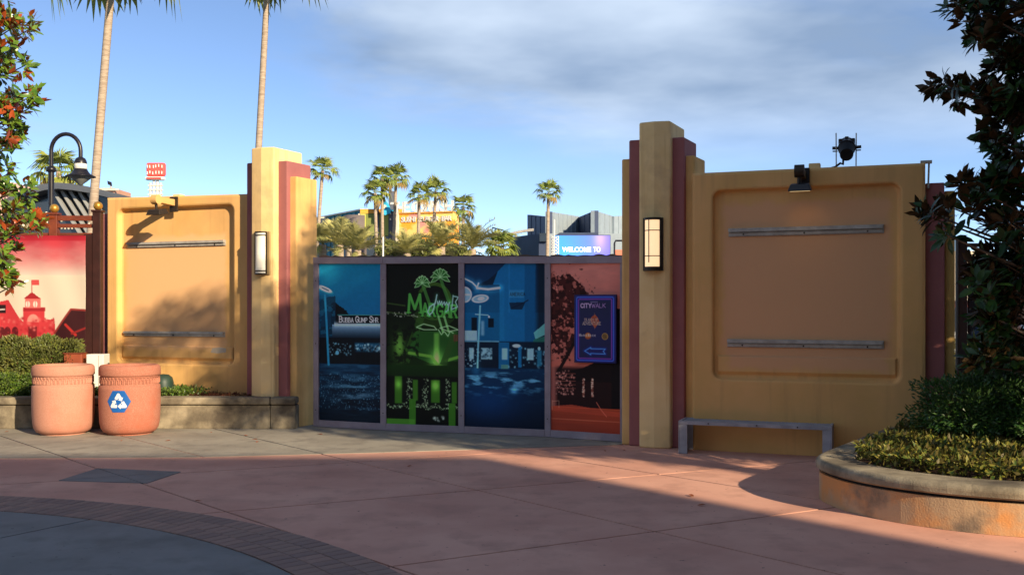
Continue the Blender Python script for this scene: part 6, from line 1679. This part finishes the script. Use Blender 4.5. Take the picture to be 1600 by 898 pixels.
b = MB(); b.add([(xof(163, d), d + .5, zof(281, d)), (xof(169, d), d + .5, zof(283, d)), (xof(170, d), d + .5, zof(289, d)), (xof(164, d), d + .5, zof(287, d))], [(0, 3, 2, 1)]); o = b.build('tilted_panel', M_BLACK, t); s_ = o.modifiers.new('s', 'SOLIDIFY'); s_.thickness = .1
MB().tube([(xof(168, d), d + .6, zof(294, d)), (xof(168, d), d + .6, zof(286, d))], .06, 6).build('panel_stand', M_GALV, t)
# red sign tower far off
d = 120
t = thing('sign_tower', 'far red and white sign tower above the sunlit wall', 'sign', (xof(243, d), d, 0))
for px in (235, 240.5, 246, 251): MB().tube([(xof(px, d), d, 0), (xof(px, d), d, zof(279 if px in (240.5, 246) else 286, d))], .17, 6).build('leg', M_WHITEM, t)
for py in (290, 297, 304): MB().box((xof(232, d), d - .2, zof(py + .7, d)), (xof(254, d), d + .2, zof(py - .7, d))).build('cross_beam', M_CREAM, t)
MB().prism([(xof(229, d), d - .3), (xof(259, d), d - .3), (xof(259, d), d + .3), (xof(229, d), d + .3)], zof(276, d), zof(254.5, d)).build('sign_board', bmat('sign_red', (222, 92, 84), (206, 74, 68)), t, bevel=.25)
MB().box((xof(228, d), d - .5, zof(282, d)), (xof(258, d), d + .3, zof(276.5, d))).build('lower_band', M_LET, t, bevel=.2)
MB().box((xof(232, d), d - .62, zof(280.6, d)), (xof(254, d), d - .51, zof(278, d))).build('band_stripe', bmat('sign_red', (222, 92, 84), (206, 74, 68)), t)
for k in range(12): 
    r_ = random.Random(k); px = 231 + (k % 6) * 4.6 + r_.uniform(-.6, .6); py = 258 + (k // 6) * 10 + r_.uniform(-1, 1); MB().box((xof(px, d), d - .42, zof(py + 4.5, d)), (xof(px + 1.1, d), d - .31, zof(py, d))).build('white_stroke', M_LET, t)

# street seen through the gap at the right end of the wall
t = thing('parked_van', 'white vehicle glimpsed through the gap beside the shaded wall', 'van', (at(1490, 0, 30).x, 30, 0))
x = at(1490, 0, 30).x
MB().box((x - 1.2, 30, .35), (x + 1.6, 31.8, 1.0)).build('body', M_WHITEM, t, bevel=.12); MB().box((x - .9, 30.15, 1.005), (x + 1.4, 31.7, 1.75)).build('cabin', M_GLASS, t, bevel=.15)
for xx in (-.7, 1.0): MB().tube([(x + xx, 29.98, .33), (x + xx, 30.2, .33)], .33, 16).build('wheel', M_BLACK, t)
shrub('flowering_shrub', 'yellow green shrub glimpsed through the gap beside the shaded wall', 'shrub', (at(1487, 0, 22).x, 22, 0), (.6, .5, .55), 2200, (.06, .12), (.03, .05), leafmat('yellow_leaf', srgb(176, 170, 50), srgb(200, 180, 60), srgb(170, 160, 60)))
d = 60
t = thing('low_pavilion', 'low red and cream pavilion glimpsed behind the right fence', 'building', (xof(1510, d), d, 0))
MB().box((xof(1450, d), d, 0), (xof(1640, d), d + 6, zof(470, d))).build('wall', bmat('red_brick_wall', (170, 84, 66), (150, 70, 56)), t); MB().box((xof(1445, d), d - .5, zof(470, d) + .01), (xof(1645, d), d + 6.5, zof(462, d))).build('roof', M_CREAM, t)
MB().box((xof(1480, 75), 75, 0), (xof(1560, 75), 80, zof(392, 75))).build('upper_block', bmat('cream_block', (214, 198, 170), (200, 184, 158)), t)

# ------------------------------------------------------------------ what shades the plaza from behind the viewer
t = thing('studio_building', 'plain stucco building behind the viewer that shades the plaza', 'building', (0, -14, 0))
bxr, byr, bzr = 17.83, -11.07, 11.4
MB().box((-24, byr - 10, 0), (bxr, byr, bzr)).build('wall', M_YEL, t)
MB().box((-24.1, byr - 10.1, bzr + .005), (bxr + .0, byr + .0, bzr + .3)).build('parapet', M_CREAM, t)
for k in range(8):
    MB().box((-21 + k * 5.2, byr + .01, 2), (-18.5 + k * 5.2, byr + .06, 5)).build('window', M_GLASS, t)

t = thing('shade_tree', 'broad shade tree standing off to the right of the viewer', 'tree', (8.2, 3.4, 0))
MB().tube([(8.2, 3.4, -.1), (8.25, 3.45, 1.8), (8.1, 3.5, 4.2), (8.0, 3.6, 8.2)], [.24, .19, .15, .04], 10).build('trunk', M_BARK, t)
SH = [((8.0, 3.6, 6.7), (1.75, 1.6, 3.0), 14000), ((6.15, 4.3, 6.6), (1.25, 1.2, 2.5), 9000), ((4.8, 4.2, 5.95), (1.0, .8, .95), 2600), ((3.75, 4.2, 7.0), (.85, .6, .5), 800), ((9.6, 3.2, 6.4), (1.5, 1.5, 2.4), 6000)]
V_, F_, nv = [], [], 0; lb = MB()
for cc, rr_, n in SH:
    dd = rand_dirs(n); r_ = NR.random(n) ** .36 * (1 + .15 * np.sin(dd[:, 0] * 7) * np.sin(dd[:, 2] * 6 + 1))
    P = dd * r_[:, None] * np.array(rr_) + np.array(cc) - np.array([8.2, 3.4, 0])
    v_, f_ = leaf_geo(P, rand_dirs(n, .2), rand_dirs(n, 1), NR.uniform(.10, .17, n), NR.uniform(.05, .08, n)); V_.append(v_); F_.append(f_ + nv); nv += len(v_)
    for k in range(9):
        e = Vector(cc) + Vector(rand_dirs(1)[0]) * .8 * min(rr_); lb.tube([(8.1, 3.5, 3.6 + .3 * k), Vector((8.1, 3.5, 4.4 + .2 * k)).lerp(e, .5), e], [.07, .04, .012], 5)
lb.build('limbs', M_BARK, t)
o = link('crown', npmesh('crown', np.concatenate(V_), np.concatenate(F_), M_SHR), t); o['kind'] = 'stuff'
